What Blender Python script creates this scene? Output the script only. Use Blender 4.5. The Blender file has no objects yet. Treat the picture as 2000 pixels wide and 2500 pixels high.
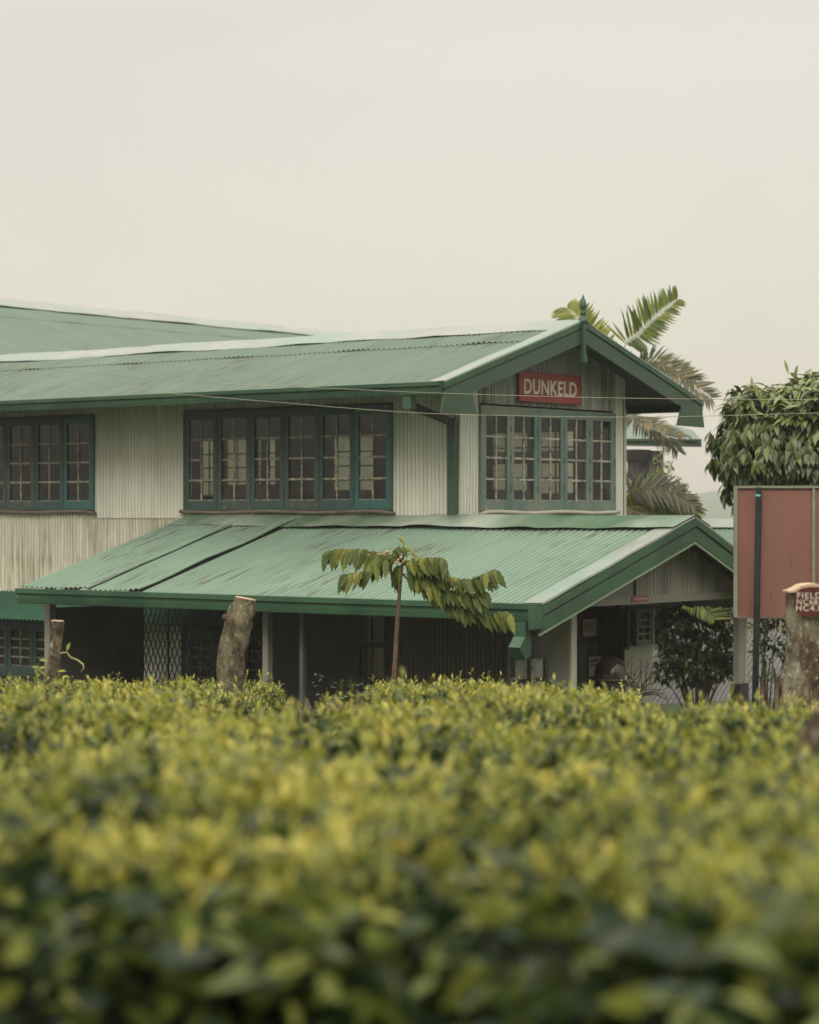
import bpy, math, random
import numpy as np
from mathutils import Vector, Matrix
random.seed(7); rng = np.random.default_rng(11)
sc = bpy.context.scene
R = math.radians
# ---------------------------------------------------------------- camera
cam_d = bpy.data.cameras.new("camera"); cam = bpy.data.objects.new("camera", cam_d)
sc.collection.objects.link(cam); sc.camera = cam
cam.location = (0, 0, 0); cam.rotation_euler = (R(90), 0, 0)
cam_d.sensor_fit = 'HORIZONTAL'; cam_d.sensor_width = 24.0; cam_d.lens = 66.41
cam_d.clip_start = 0.1; cam_d.clip_end = 4000
cam_d.dof.use_dof = True; cam_d.dof.focus_distance = 25.0; cam_d.dof.aperture_fstop = 1.75
# ---------------------------------------------------------------- sky and sun
SUN_EL, SUN_AZ = 43.0, 190.0     # azimuth clockwise from +Y
w = bpy.data.worlds.new("World"); sc.world = w; w.use_nodes = True
nt = w.node_tree; nt.nodes.clear()
N = nt.nodes.new; L = nt.links.new
out = N('ShaderNodeOutputWorld'); add = N('ShaderNodeAddShader')
b1 = N('ShaderNodeBackground'); b1.inputs[1].default_value = 0.05
sky = N('ShaderNodeTexSky'); sky.sky_type = 'NISHITA'; sky.sun_disc = False
sky.sun_elevation = R(SUN_EL); sky.sun_rotation = R(SUN_AZ); sky.dust_density = 4.0; sky.air_density = 1.0
L(sky.outputs[0], b1.inputs[0])
b2 = N('ShaderNodeBackground'); b2.inputs[1].default_value = 1.0
tc = N('ShaderNodeTexCoord'); sep = N('ShaderNodeSeparateXYZ'); L(tc.outputs['Generated'], sep.inputs[0])
rmp = N('ShaderNodeValToRGB'); L(sep.outputs[2], rmp.inputs[0])
cr = rmp.color_ramp; cr.elements[0].position = 0.0; cr.elements[0].color = (.53, .465, .365, 1)
cr.elements[1].position = 1.0; cr.elements[1].color = (1.0, .95, .85, 1)
for p_, c_ in ((.06, (.60, .54, .425)), (.13, (.62, .565, .435)), (.24, (.645, .585, .445)), (.42, (.80, .75, .63)), (.65, (.93, .88, .77))):
    e = cr.elements.new(p_); e.color = (*c_, 1)
zb = N('ShaderNodeMapRange'); zb.inputs[1].default_value = .25; zb.inputs[2].default_value = .95; zb.inputs[3].default_value = 1.0; zb.inputs[4].default_value = 2.3
zb.interpolation_type = 'SMOOTHSTEP'; L(sep.outputs[2], zb.inputs[0])
mp = N('ShaderNodeMapping'); mp.inputs['Scale'].default_value = (1.0, 1.0, 2.6); L(tc.outputs['Generated'], mp.inputs[0])
ns = N('ShaderNodeTexNoise'); ns.inputs['Scale'].default_value = 4.2; ns.inputs['Detail'].default_value = 4; ns.inputs['Roughness'].default_value = .45
ns.inputs['Distortion'].default_value = .4
L(mp.outputs[0], ns.inputs[0])
mr = N('ShaderNodeMapRange'); mr.inputs[1].default_value = .3; mr.inputs[2].default_value = .7; mr.inputs[3].default_value = .93; mr.inputs[4].default_value = 1.05
L(ns.outputs[0], mr.inputs[0])
vm = N('ShaderNodeVectorMath'); vm.operation = 'SCALE'; L(rmp.outputs[0], vm.inputs[0]); L(mr.outputs[0], vm.inputs['Scale'])
vm2 = N('ShaderNodeVectorMath'); vm2.operation = 'SCALE'; L(vm.outputs[0], vm2.inputs[0]); L(zb.outputs[0], vm2.inputs['Scale'])
L(vm2.outputs[0], b2.inputs[0]); L(b1.outputs[0], add.inputs[0]); L(b2.outputs[0], add.inputs[1]); L(add.outputs[0], out.inputs[0])
sd = bpy.data.lights.new("sun", 'SUN'); sd.energy = 1.35; sd.angle = R(32); sd.color = (1, .95, .86)
so = bpy.data.objects.new("sun", sd); sc.collection.objects.link(so)
az = R(SUN_AZ); el = R(SUN_EL)
sdir = Vector((math.sin(az)*math.cos(el), math.cos(az)*math.cos(el), math.sin(el)))
so.rotation_euler = sdir.to_track_quat('Z', 'Y').to_euler()
sc.view_settings.view_transform = 'Standard'; sc.view_settings.look = 'None'
sc.view_settings.exposure = 0.0; sc.view_settings.gamma = 1.0
sc.render.engine = 'CYCLES'
# ---------------------------------------------------------------- survey helpers
FPX = 5534.0; HY = 1250.0; GZ = -3.8
Bx, By = 0.617984667, 0.78619015            # along the gable, away to the right
TH = math.atan2(By, Bx); CX, CY = 0.73726, 34.0
FB = Matrix.Translation((CX, CY, 0)) @ Matrix.Rotation(TH, 4, 'Z')
FW = Matrix.Identity(4)
def at(px, py, Z): return Vector(((px-1000)/FPX*Z, Z, (HY-py)/FPX*Z))
# ---------------------------------------------------------------- mesh helpers
ROOT = {}
class MB:
    def __init__(s): s.v = []; s.f = []; s.m = []; s.sm = []
    def face(s, idx, mi=0, smooth=False): s.f.append(tuple(idx)); s.m.append(mi); s.sm.append(smooth)
    def box(s, x0, x1, y0, y1, z0, z1, mi=0):
        n = len(s.v)
        s.v += [(x0,y0,z0),(x1,y0,z0),(x1,y1,z0),(x0,y1,z0),(x0,y0,z1),(x1,y0,z1),(x1,y1,z1),(x0,y1,z1)]
        for q in ((0,3,2,1),(4,5,6,7),(0,1,5,4),(1,2,6,5),(2,3,7,6),(3,0,4,7)): s.face([n+i for i in q], mi)
    def quad(s, a, b, c, d, mi=0, smooth=False):
        n = len(s.v); s.v += [tuple(a), tuple(b), tuple(c), tuple(d)]; s.face((n,n+1,n+2,n+3), mi, smooth)
    def prism(s, poly, fn, a, b, mi=0):
        """poly 2D, fn(p,q,t)->xyz, extruded from t=a to b"""
        n = len(s.v); k = len(poly)
        s.v += [tuple(fn(p[0], p[1], a)) for p in poly] + [tuple(fn(p[0], p[1], b)) for p in poly]
        s.face([n+i for i in range(k)], mi); s.face([n+k+i for i in reversed(range(k))], mi)
        for i in range(k):
            j = (i+1) % k; s.face((n+i, n+j, n+k+j, n+k+i), mi)
    def beam(s, p, q, w, h, mi=0, up=(0,0,1)):
        p = Vector(p); q = Vector(q); d = (q-p).normalized(); u = Vector(up)
        if abs(d.dot(u)) > .98: u = Vector((1,0,0))
        sd_ = d.cross(u).normalized()*w/2; uu = sd_.cross(d).normalized()*h/2
        n = len(s.v)
        for c in (p, q):
            s.v += [tuple(c-sd_-uu), tuple(c+sd_-uu), tuple(c+sd_+uu), tuple(c-sd_+uu)]
        for f in ((0,3,2,1),(4,5,6,7),(0,1,5,4),(1,2,6,5),(2,3,7,6),(3,0,4,7)): s.face([n+i for i in f], mi)
    def tube(s, pts, rad, n=8, mi=0, cap=True, cap_mi=None, jit=0.0, rj=None):
        pts = [Vector(p) for p in pts]; base = len(s.v); K = len(pts)
        if not hasattr(rad, '__len__'): rad = [rad]*K
        prev = None
        for i, p in enumerate(pts):
            d = (pts[min(i+1, K-1)] - pts[max(i-1, 0)]).normalized()
            if prev is None:
                a = Vector((1,0,0)) if abs(d.x) < .9 else Vector((0,1,0)); u = d.cross(a).normalized()
            else: u = (prev - d*prev.dot(d)).normalized()
            prev = u; v = d.cross(u)
            for k in range(n):
                t = 2*math.pi*k/n; r = rad[i]*(1 + jit*(random.random()-.5)*2)
                if rj: r *= rj(i, k)
                s.v.append(tuple(p + u*math.cos(t)*r + v*math.sin(t)*r))
        for i in range(K-1):
            for k in range(n):
                a = base+i*n+k; b = base+i*n+(k+1) % n
                s.face((a, b, b+n, a+n), mi, True)
        if cap:
            cm = mi if cap_mi is None else cap_mi
            s.face([base+k for k in reversed(range(n))], mi); s.face([base+(K-1)*n+k for k in range(n)], cm)
    def lathe(s, cx, cy, prof, n=16, mi=0):
        base = len(s.v)
        for r, z in prof:
            for k in range(n):
                t = 2*math.pi*k/n; s.v.append((cx+r*math.cos(t), cy+r*math.sin(t), z))
        for i in range(len(prof)-1):
            for k in range(n):
                a = base+i*n+k; b = base+i*n+(k+1) % n; s.face((a, b, b+n, a+n), mi, True)
        s.face([base+k for k in reversed(range(n))], mi); s.face([base+(len(prof)-1)*n+k for k in range(n)], mi)
    def corr(s, O, u, v, n, u0, u1, v0, v1, p=.076, amp=.0115, spp=8, lift=None, mi=0, nv=1):
        """corrugated sheet: O + u*a + v*b, waves across u, v0/v1 may be functions of a"""
        O = Vector(O); u = Vector(u); v = Vector(v); n = Vector(n)
        st = p/spp; c0 = math.ceil(u0/st); c1 = math.floor(u1/st)
        cols = [u0] + [i*st for i in range(c0, c1+1) if u0+1e-4 < i*st < u1-1e-4] + [u1]
        base = len(s.v)
        for a in cols:
            b0 = v0(a) if callable(v0) else v0; b1_ = v1(a) if callable(v1) else v1
            wv = amp*math.sin(2*math.pi*a/p)
            for j in range(nv+1):
                b = b0 + (b1_-b0)*j/nv
                l = lift(a, b) if lift else 0
                s.v.append(tuple(O + u*a + v*b + n*(wv+l)))
        m = nv+1
        for i in range(len(cols)-1):
            for j in range(nv):
                q = base+i*m+j; s.face((q, q+m, q+m+1, q+1), mi, True)
def build(name, mb, mats, parent=None, frame=FW, base=None):
    me = bpy.data.meshes.new(name)
    o = bpy.data.objects.new(name, me); sc.collection.objects.link(o)
    if parent is not None:
        o.parent = parent; ROOT[o.name] = ROOT[parent.name]; M = ROOT[parent.name].inverted() @ frame
    else:
        bb = Matrix.Translation(base if base is not None else (0,0,0)); 
        if frame is FB and base is not None: bb = FB @ Matrix.Translation(base)
        o.matrix_world = bb; ROOT[o.name] = bb.copy(); M = bb.inverted() @ frame
    if isinstance(mb, MB):
        vs = [tuple(M @ Vector(p)) for p in mb.v]
        me.from_pydata(vs, [], mb.f)
        me.polygons.foreach_set('material_index', mb.m); me.polygons.foreach_set('use_smooth', mb.sm)
    else:
        V, F, T = mb
        A = np.array(M); V = V @ A[:3,:3].T + A[:3,3]
        me.vertices.add(len(V)); me.vertices.foreach_set('co', V.astype(np.float32).ravel())
        k = F.shape[1]
        me.loops.add(F.size); me.loops.foreach_set('vertex_index', F.astype(np.int32).ravel())
        me.polygons.add(len(F)); me.polygons.foreach_set('loop_start', np.arange(0, F.size, k, dtype=np.int32))
        me.polygons.foreach_set('use_smooth', np.ones(len(F), bool))
        if T is not None:
            at_ = me.attributes.new('tone', 'FLOAT', 'POINT'); at_.data.foreach_set('value', T.astype(np.float32))
    me.update(); me.validate()
    for m in (mats if isinstance(mats, (list, tuple)) else [mats]): me.materials.append(m)
    return o
def thing(name, label, cat, loc=(0,0,0), frame=FW, group=None):
    o = bpy.data.objects.new(name, None); sc.collection.objects.link(o)
    o.empty_display_size = .3
    mw = (frame @ Matrix.Translation(loc)); o.matrix_world = mw; ROOT[o.name] = mw.copy()
    o['label'] = label; o['category'] = cat
    if group: o['group'] = group
    return o
def tag(o, label, cat, group=None, kind=None):
    if label: o['label'] = label
    if cat: o['category'] = cat
    if group: o['group'] = group
    if kind: o['kind'] = kind
    return o
# ---------------------------------------------------------------- materials
def ramp(nt, stops):
    r = nt.nodes.new('ShaderNodeValToRGB'); c = r.color_ramp
    c.elements[0].position = stops[0][0]; c.elements[0].color = (*stops[0][1], 1)
    c.elements[1].position = stops[-1][0]; c.elements[1].color = (*stops[-1][1], 1)
    for p, col in stops[1:-1]:
        e = c.elements.new(p); e.color = (*col, 1)
    return r
def noise(nt, scale, vec=(1,1,1), detail=4, rough=.6, rot=None, off=(0,0,0)):
    t = nt.nodes.new('ShaderNodeTexCoord'); m = nt.nodes.new('ShaderNodeMapping'); m.inputs['Scale'].default_value = vec
    m.inputs['Location'].default_value = off
    if rot: m.inputs['Rotation'].default_value = rot
    n = nt.nodes.new('ShaderNodeTexNoise'); n.inputs['Scale'].default_value = scale; n.inputs['Detail'].default_value = detail
    n.inputs['Roughness'].default_value = rough
    nt.links.new(t.outputs['Object'], m.inputs[0]); nt.links.new(m.outputs[0], n.inputs[0]); return n
def mix(nt, fac, a, b):
    m = nt.nodes.new('ShaderNodeMix'); m.data_type = 'RGBA'
    for s_, v in ((0, fac), (6, a), (7, b)):
        if isinstance(v, (tuple, float, int)): m.inputs[s_].default_value = (*v, 1) if isinstance(v, tuple) else v
        else: nt.links.new(v, m.inputs[s_])
    return m.outputs[2]
def mrange(nt, src, a, b, c=0., d=1.):
    m = nt.nodes.new('ShaderNodeMapRange'); m.clamp = True
    nt.links.new(src, m.inputs[0])
    for i, v in enumerate((a, b, c, d)): m.inputs[i+1].default_value = v
    return m.outputs[0]
def mul(nt, a, b):
    m = nt.nodes.new('ShaderNodeMath'); m.operation = 'MULTIPLY'; nt.links.new(a, m.inputs[0])
    if isinstance(b, float): m.inputs[1].default_value = b
    else: nt.links.new(b, m.inputs[1])
    return m.outputs[0]
def newmat(name, rough=.6, metal=0., spec=.5):
    m = bpy.data.materials.new(name); m.use_nodes = True; nt = m.node_tree; p = nt.nodes['Principled BSDF']
    p.inputs['Roughness'].default_value = rough; p.inputs['Metallic'].default_value = metal
    p.inputs['Specular IOR Level'].default_value = spec
    return m, nt, p
def paint(name, a, b, scale=3., vec=(1,1,1), rough=.6, lo=.35, hi=.65, spots=None, bump=0., metal=0., spec=.5, c=None, rvar=0.):
    """two-tone paint with noise; spots=(colour, scale, vec, threshold)"""
    m, nt, p = newmat(name, rough, metal, spec)
    n = noise(nt, scale, vec)
    col = mix(nt, mrange(nt, n.outputs[0], lo, hi), a, b)
    if c:
        n3 = noise(nt, scale*.31, vec, off=(3.1, 7.7, 1.3)); col = mix(nt, mrange(nt, n3.outputs[0], .45, .62), col, c)
    if spots:
        n2 = noise(nt, spots[1], spots[2], detail=5, rough=.7, off=(9.3, 2.2, 4.1))
        col = mix(nt, mrange(nt, n2.outputs[0], spots[3], spots[3]+.06), col, spots[0])
    nt.links.new(col, p.inputs['Base Color'])
    if rvar: nt.links.new(mrange(nt, n.outputs[0], .3, .7, rough-rvar, rough+rvar), p.inputs['Roughness'])
    if bump:
        bn = nt.nodes.new('ShaderNodeBump'); bn.inputs['Strength'].default_value = bump; bn.inputs['Distance'].default_value = .02
        n4 = noise(nt, scale*4, vec); nt.links.new(n4.outputs[0], bn.inputs['Height']); nt.links.new(bn.outputs[0], p.inputs['Normal'])
    return m
def valley(nt, p, axis, off, sign=-1.0):  # corrugation valley mask, for painted rib shade as well as dirt
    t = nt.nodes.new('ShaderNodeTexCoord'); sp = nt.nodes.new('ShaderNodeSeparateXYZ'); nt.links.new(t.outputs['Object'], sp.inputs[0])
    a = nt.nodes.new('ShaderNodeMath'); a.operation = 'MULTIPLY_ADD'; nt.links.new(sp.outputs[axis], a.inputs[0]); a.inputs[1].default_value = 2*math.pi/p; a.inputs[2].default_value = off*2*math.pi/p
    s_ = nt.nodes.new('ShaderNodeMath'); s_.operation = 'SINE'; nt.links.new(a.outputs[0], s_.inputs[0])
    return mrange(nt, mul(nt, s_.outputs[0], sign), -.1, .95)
def roofmat(name, a, b, c, rust, sheet=.72, axis=1, rthr=.66, off=0.0, per=.105, vamt=.5):
    m, nt, p = newmat(name, .5, 0, .28)
    # each sheet slightly different, long streaks down the slope, rust bleeding along some valleys
    t = nt.nodes.new('ShaderNodeTexCoord'); sp = nt.nodes.new('ShaderNodeSeparateXYZ'); nt.links.new(t.outputs['Object'], sp.inputs[0])
    d = nt.nodes.new('ShaderNodeMath'); d.operation = 'DIVIDE'; nt.links.new(sp.outputs[axis], d.inputs[0]); d.inputs[1].default_value = sheet
    fl = nt.nodes.new('ShaderNodeMath'); fl.operation = 'FLOOR'; nt.links.new(d.outputs[0], fl.inputs[0])
    wn = nt.nodes.new('ShaderNodeTexWhiteNoise'); wn.noise_dimensions = '1D'; nt.links.new(fl.outputs[0], wn.inputs['W'])
    sv = (.5, 9, .5) if axis == 1 else (9, .5, .5)
    n1 = noise(nt, 1.4, sv); n2 = noise(nt, .55, (1,1,1), detail=5)
    col = mix(nt, mrange(nt, n2.outputs[0], .36, .64), a, b)
    col = mix(nt, mul(nt, mrange(nt, n1.outputs[0], .45, .75), .65), col, c)
    col = mix(nt, mul(nt, wn.outputs[0], .28), col, c)
    r1 = noise(nt, 3.0, (.55, 13, .55) if axis == 1 else (13, .55, .55), detail=3); r2 = noise(nt, .55, (1,1,1), detail=2, off=(5, 1, 2))
    rf = mul(nt, mrange(nt, r1.outputs[0], rthr-.06, rthr), mrange(nt, r2.outputs[0], .47, .6))
    col = mix(nt, mul(nt, rf, .75), col, rust)
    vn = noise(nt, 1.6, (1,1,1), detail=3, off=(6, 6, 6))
    col = mix(nt, mul(nt, mul(nt, valley(nt, per, axis, off), mrange(nt, vn.outputs[0], .3, .65, .55, 1.)), vamt), col, tuple(x*.35 for x in c))  # valley tone: rib shade put into the colour, together with dirt
    nt.links.new(col, p.inputs['Base Color'])
    nt.links.new(mrange(nt, n2.outputs[0], .3, .7, .55, .75), p.inputs['Roughness'])
    return m
def wallmat(name, a, b, stain, zlo=None, zhi=None, amt=.9, thr=.5, axis=1, top=None, off=0.0, vamt=.62):
    m, nt, p = newmat(name, .62, 0, .35)
    v = (.6, 7, .5) if axis == 1 else (7, .6, .5)
    n1 = noise(nt, 1.0, v, detail=3); n2 = noise(nt, 1.1, (1,1,.4), detail=5)
    col = mix(nt, mrange(nt, n2.outputs[0], .35, .65), a, b)
    col = mix(nt, mul(nt, mrange(nt, n1.outputs[0], .48, .7), .35), col, tuple(x*.62 for x in a))
    s1 = noise(nt, 2.2, (.9, 11, .42) if axis == 1 else (11, .9, .42), detail=4, off=(1.7, 3.3, .2))
    s2 = noise(nt, .8, (1,1,.8), detail=3, off=(2, 8, 1))
    f = mul(nt, mrange(nt, s1.outputs[0], thr, thr+.2), mrange(nt, s2.outputs[0], .35, .6))
    t = nt.nodes.new('ShaderNodeTexCoord'); sp = nt.nodes.new('ShaderNodeSeparateXYZ'); nt.links.new(t.outputs['Object'], sp.inputs[0])
    if zlo is not None: f = mul(nt, f, mrange(nt, sp.outputs[2], zlo, zhi, 1., .12))
    col = mix(nt, mul(nt, f, amt), col, stain)
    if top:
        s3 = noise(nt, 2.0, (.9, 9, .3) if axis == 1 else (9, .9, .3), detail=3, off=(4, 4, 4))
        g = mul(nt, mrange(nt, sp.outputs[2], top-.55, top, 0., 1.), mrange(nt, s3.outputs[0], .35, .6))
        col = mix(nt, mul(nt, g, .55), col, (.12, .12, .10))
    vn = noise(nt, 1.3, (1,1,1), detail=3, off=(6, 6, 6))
    col = mix(nt, mul(nt, mul(nt, valley(nt, .076, axis, off), mrange(nt, vn.outputs[0], .3, .65, .4, 1.)), vamt), col, tuple(x*.32 for x in a))  # wall valleys darkened in colour, painted rib shade plus grime
    nt.links.new(col, p.inputs['Base Color']); return m
def leafmat(name, stops, rough=.42, trans=.3, spec=.5, var=.0):
    m, nt, p = newmat(name, rough, 0, spec)
    a = nt.nodes.new('ShaderNodeAttribute'); a.attribute_name = 'tone'
    r = ramp(nt, stops); nt.links.new(a.outputs['Fac'], r.inputs[0]); col = r.outputs[0]
    nt.links.new(col, p.inputs['Base Color'])
    tr = nt.nodes.new('ShaderNodeBsdfTranslucent'); nt.links.new(col, tr.inputs[0])
    mx = nt.nodes.new('ShaderNodeMixShader'); mx.inputs[0].default_value = trans
    nt.links.new(p.outputs[0], mx.inputs[1]); nt.links.new(tr.outputs[0], mx.inputs[2])
    nt.links.new(mx.outputs[0], nt.nodes['Material Output'].inputs[0]); return m
def glassmat(name, tint=(.75,.78,.74), dirt=(.25,.24,.19), damt=.25):
    m, nt, p = newmat(name, .5)
    tr = nt.nodes.new('ShaderNodeBsdfTransparent'); tr.inputs[0].default_value = (*tint, 1)
    gl = nt.nodes.new('ShaderNodeBsdfGlossy'); gl.inputs['Roughness'].default_value = .03
    ge = nt.nodes.new('ShaderNodeNewGeometry'); dt = nt.nodes.new('ShaderNodeVectorMath'); dt.operation = 'DOT_PRODUCT'
    nt.links.new(ge.outputs['Normal'], dt.inputs[0]); nt.links.new(ge.outputs['Incoming'], dt.inputs[1])
    ab = nt.nodes.new('ShaderNodeMath'); ab.operation = 'ABSOLUTE'; nt.links.new(dt.outputs['Value'], ab.inputs[0])
    om = nt.nodes.new('ShaderNodeMath'); om.operation = 'SUBTRACT'; om.inputs[0].default_value = 1.0; nt.links.new(ab.outputs[0], om.inputs[1])
    pw_ = nt.nodes.new('ShaderNodeMath'); pw_.operation = 'POWER'; nt.links.new(om.outputs[0], pw_.inputs[0]); pw_.inputs[1].default_value = 5.0
    fr = nt.nodes.new('ShaderNodeMath'); fr.operation = 'MULTIPLY_ADD'; nt.links.new(pw_.outputs[0], fr.inputs[0]); fr.inputs[1].default_value = .9; fr.inputs[2].default_value = .048
    mx = nt.nodes.new('ShaderNodeMixShader'); nt.links.new(fr.outputs[0], mx.inputs[0]); nt.links.new(tr.outputs[0], mx.inputs[1]); nt.links.new(gl.outputs[0], mx.inputs[2])
    n = noise(nt, 5., (1,1,1), detail=5); f = mul(nt, mrange(nt, n.outputs[0], .40, .7), damt)
    gi = nt.nodes.new('ShaderNodeNewGeometry'); f = mul(nt, f, mrange(nt, gi.outputs['Random Per Island'], .35, 1.0, .15, 1.6))
    p.inputs['Base Color'].default_value = (*dirt, 1); p.inputs['Roughness'].default_value = .9
    m2 = nt.nodes.new('ShaderNodeMixShader'); nt.links.new(f, m2.inputs[0]); nt.links.new(mx.outputs[0], m2.inputs[1]); nt.links.new(p.outputs[0], m2.inputs[2])
    nt.links.new(m2.outputs[0], nt.nodes['Material Output'].inputs[0]); return m
M = {}
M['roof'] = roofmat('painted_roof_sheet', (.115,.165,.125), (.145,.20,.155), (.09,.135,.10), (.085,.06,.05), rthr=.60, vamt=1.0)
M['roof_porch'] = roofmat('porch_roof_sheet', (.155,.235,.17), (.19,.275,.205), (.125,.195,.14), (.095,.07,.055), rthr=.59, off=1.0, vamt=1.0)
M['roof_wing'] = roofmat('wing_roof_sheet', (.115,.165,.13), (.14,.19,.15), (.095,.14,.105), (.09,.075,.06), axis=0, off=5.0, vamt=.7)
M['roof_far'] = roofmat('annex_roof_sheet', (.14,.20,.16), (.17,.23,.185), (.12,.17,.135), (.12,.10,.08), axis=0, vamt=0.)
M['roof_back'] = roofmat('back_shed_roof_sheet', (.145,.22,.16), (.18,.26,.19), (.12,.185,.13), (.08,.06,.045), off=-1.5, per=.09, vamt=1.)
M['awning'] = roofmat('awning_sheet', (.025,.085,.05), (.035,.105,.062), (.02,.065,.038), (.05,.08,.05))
M['flash_pale'] = paint('pale_ridge_flashing', (.215,.225,.195), (.30,.31,.275), 1.2, (1,1,1), .45, c=(.19,.26,.21), rvar=.12)
M['flash_green'] = paint('green_ridge_flashing', (.085,.155,.09), (.125,.195,.125), .7, (1,1.4,1), .30, rvar=.1, c=(.36,.40,.34), spec=.6)  # pale patches are sheen painted into the colour
M['fascia'] = paint('green_fascia_paint', (.026,.070,.036), (.034,.085,.044), 2.5, (1,1,1), .45, c=(.018,.055,.03))
M['board'] = paint('green_barge_board_paint', (.030,.062,.034), (.038,.075,.042), 2., (1,1,1), .55, c=(.04,.07,.044))
M['fascia_p'] = paint('porch_fascia_paint', (.028,.082,.040), (.038,.10,.050), 2.5, (1,1,1), .4, c=(.02,.062,.034))
M['trim_pale'] = paint('pale_green_trim_paint', (.22,.30,.18), (.28,.36,.23), 3, (1,1,1), .5)
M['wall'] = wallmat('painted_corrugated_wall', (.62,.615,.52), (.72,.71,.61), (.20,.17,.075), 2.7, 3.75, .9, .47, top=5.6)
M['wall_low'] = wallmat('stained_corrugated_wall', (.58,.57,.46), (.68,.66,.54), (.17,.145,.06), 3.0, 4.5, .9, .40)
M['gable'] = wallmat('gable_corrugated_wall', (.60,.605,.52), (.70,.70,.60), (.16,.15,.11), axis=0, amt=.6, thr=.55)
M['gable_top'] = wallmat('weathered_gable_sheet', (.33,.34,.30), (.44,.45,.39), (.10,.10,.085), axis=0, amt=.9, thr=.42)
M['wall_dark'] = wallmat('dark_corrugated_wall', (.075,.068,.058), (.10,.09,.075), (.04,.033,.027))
M['dark'] = paint('dark_painted_board', (.020,.019,.017), (.032,.030,.027), 2., rough=.8)
M['partition'] = paint('grey_partition_sheet', (.06,.062,.06), (.09,.092,.088), 1.5, rough=.7)
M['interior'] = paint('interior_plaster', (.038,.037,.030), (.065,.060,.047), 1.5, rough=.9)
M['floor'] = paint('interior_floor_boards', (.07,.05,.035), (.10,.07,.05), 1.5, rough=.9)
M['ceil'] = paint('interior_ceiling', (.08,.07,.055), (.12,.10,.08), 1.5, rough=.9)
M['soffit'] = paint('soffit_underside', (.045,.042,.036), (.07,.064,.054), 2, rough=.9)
M['teal'] = paint('weathered_teal_window_paint', (.026,.06,.055), (.04,.08,.072), 3., (1,1,.5), .6, spots=((.25,.25,.19), 9., (1,1,1), .67))
M['teal_v'] = paint('brighter_teal_window_paint', (.022,.095,.088), (.035,.125,.11), 3., (1,1,.5), .55, spots=((.25,.25,.19), 9., (1,1,1), .64))
M['teal_w'] = paint('grimy_teal_window_paint', (.04,.06,.05), (.065,.085,.07), 4., (1,1,.5), .65, spots=((.22,.22,.15), 7., (1,1,1), .60))
M['teal_g'] = paint('faded_teal_window_paint', (.085,.145,.125), (.13,.185,.155), 3., (1,1,.5), .6, spots=((.30,.31,.25), 8., (1,1,1), .62), c=(.19,.21,.16))
M['putty'] = paint('peeling_putty_muntin', (.30,.29,.22), (.42,.41,.32), 9., (1,1,1), .7, spots=((.08,.13,.11), 14., (1,1,1), .52))
M['putty_d'] = paint('dirty_putty_muntin', (.15,.17,.13), (.24,.24,.18), 9., (1,1,1), .7, spots=((.42,.38,.27), 12., (1,1,1), .5))
M['glass'] = glassmat('dusty_window_glass', (.66,.66,.60), (.14,.13,.10), .28)
M['glass_l'] = glassmat('shaded_window_glass', (.62,.63,.57), (.10,.095,.075), .25)
M['glass_r'] = glassmat('grimy_rear_glass', (.42,.44,.37), (.20,.20,.15), .5)
M['sill'] = paint('brown_window_sill', (.10,.08,.055), (.16,.13,.09), 4, rough=.7)
M['sill_p'] = paint('pale_window_sill', (.34,.32,.25), (.44,.42,.34), 4, rough=.7)
M['cream'] = paint('cream_timber_paint', (.40,.40,.33), (.50,.49,.41), 2.5, (1,1,.4), .6, c=(.33,.32,.26))
M['greyboard'] = paint('grey_board_paint', (.19,.185,.155), (.25,.245,.205), 2., (1,1,.4), .65)
M['red'] = paint('red_sign_paint', (.27,.035,.025), (.32,.045,.03), 3, rough=.5, c=(.24,.03,.025))
M['letter'] = paint('cream_lettering', (.60,.56,.44), (.68,.64,.52), 6, rough=.6)
M['iron'] = paint('dark_iron', (.02,.02,.02), (.035,.033,.03), 5, rough=.5)
M['pole'] = paint('dark_green_pole_paint', (.010,.014,.012), (.018,.023,.019), 5, rough=.75, spec=.15)
M['turq'] = paint('turquoise_band', (.08,.33,.32), (.10,.38,.36), 5, rough=.5)
M['bboard'] = paint('faded_red_board', (.185,.080,.058), (.225,.102,.074), 1.6, (1,1,.4), .75, c=(.17,.07,.045), spots=((.11,.055,.04), 3.2, (4,4,.4), .60))
M['bframe'] = paint('grey_green_steel_frame', (.17,.17,.12), (.24,.23,.17), 4, rough=.6)
M['brownframe'] = paint('brown_steel_frame', (.12,.075,.055), (.17,.11,.08), 4, rough=.6)
M['bark'] = paint('lichen_bark', (.045,.028,.015), (.115,.078,.042), 24., (1,1,.6), .9, lo=.42, hi=.58, c=(.19,.175,.105), spots=((.38,.35,.25), 34., (1,1,.6), .58), bump=1.)
M['bark_l'] = paint('pale_lichen_bark', (.06,.037,.02), (.14,.095,.055), 20., (1,1,.6), .9, lo=.42, hi=.58, c=(.27,.25,.165), spots=((.42,.40,.29), 30., (1,1,.5), .57), bump=1.)
M['stem'] = paint('mottled_young_stem', (.09,.055,.035), (.18,.11,.06), 30., (1,1,.4), .85, spots=((.30,.26,.15), 45., (1,1,.5), .6), bump=.8)
M['rachis'] = paint('palm_rachis', (.12,.12,.05), (.18,.15,.07), 6, rough=.6)
M['twig'] = paint('brown_twig', (.11,.07,.04), (.17,.11,.065), 9., rough=.85)
M['cut'] = paint('fresh_cut_wood', (.43,.29,.18), (.52,.37,.25), 14, rough=.8)
M['zinc'] = roofmat('bare_zinc_sheet', (.15,.155,.145), (.18,.185,.17), (.12,.125,.115), (.09,.08,.065), vamt=0.)
M['soil'] = paint('dark_soil', (.025,.018,.010), (.045,.032,.018), 2., rough=1., bump=.5)
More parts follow.
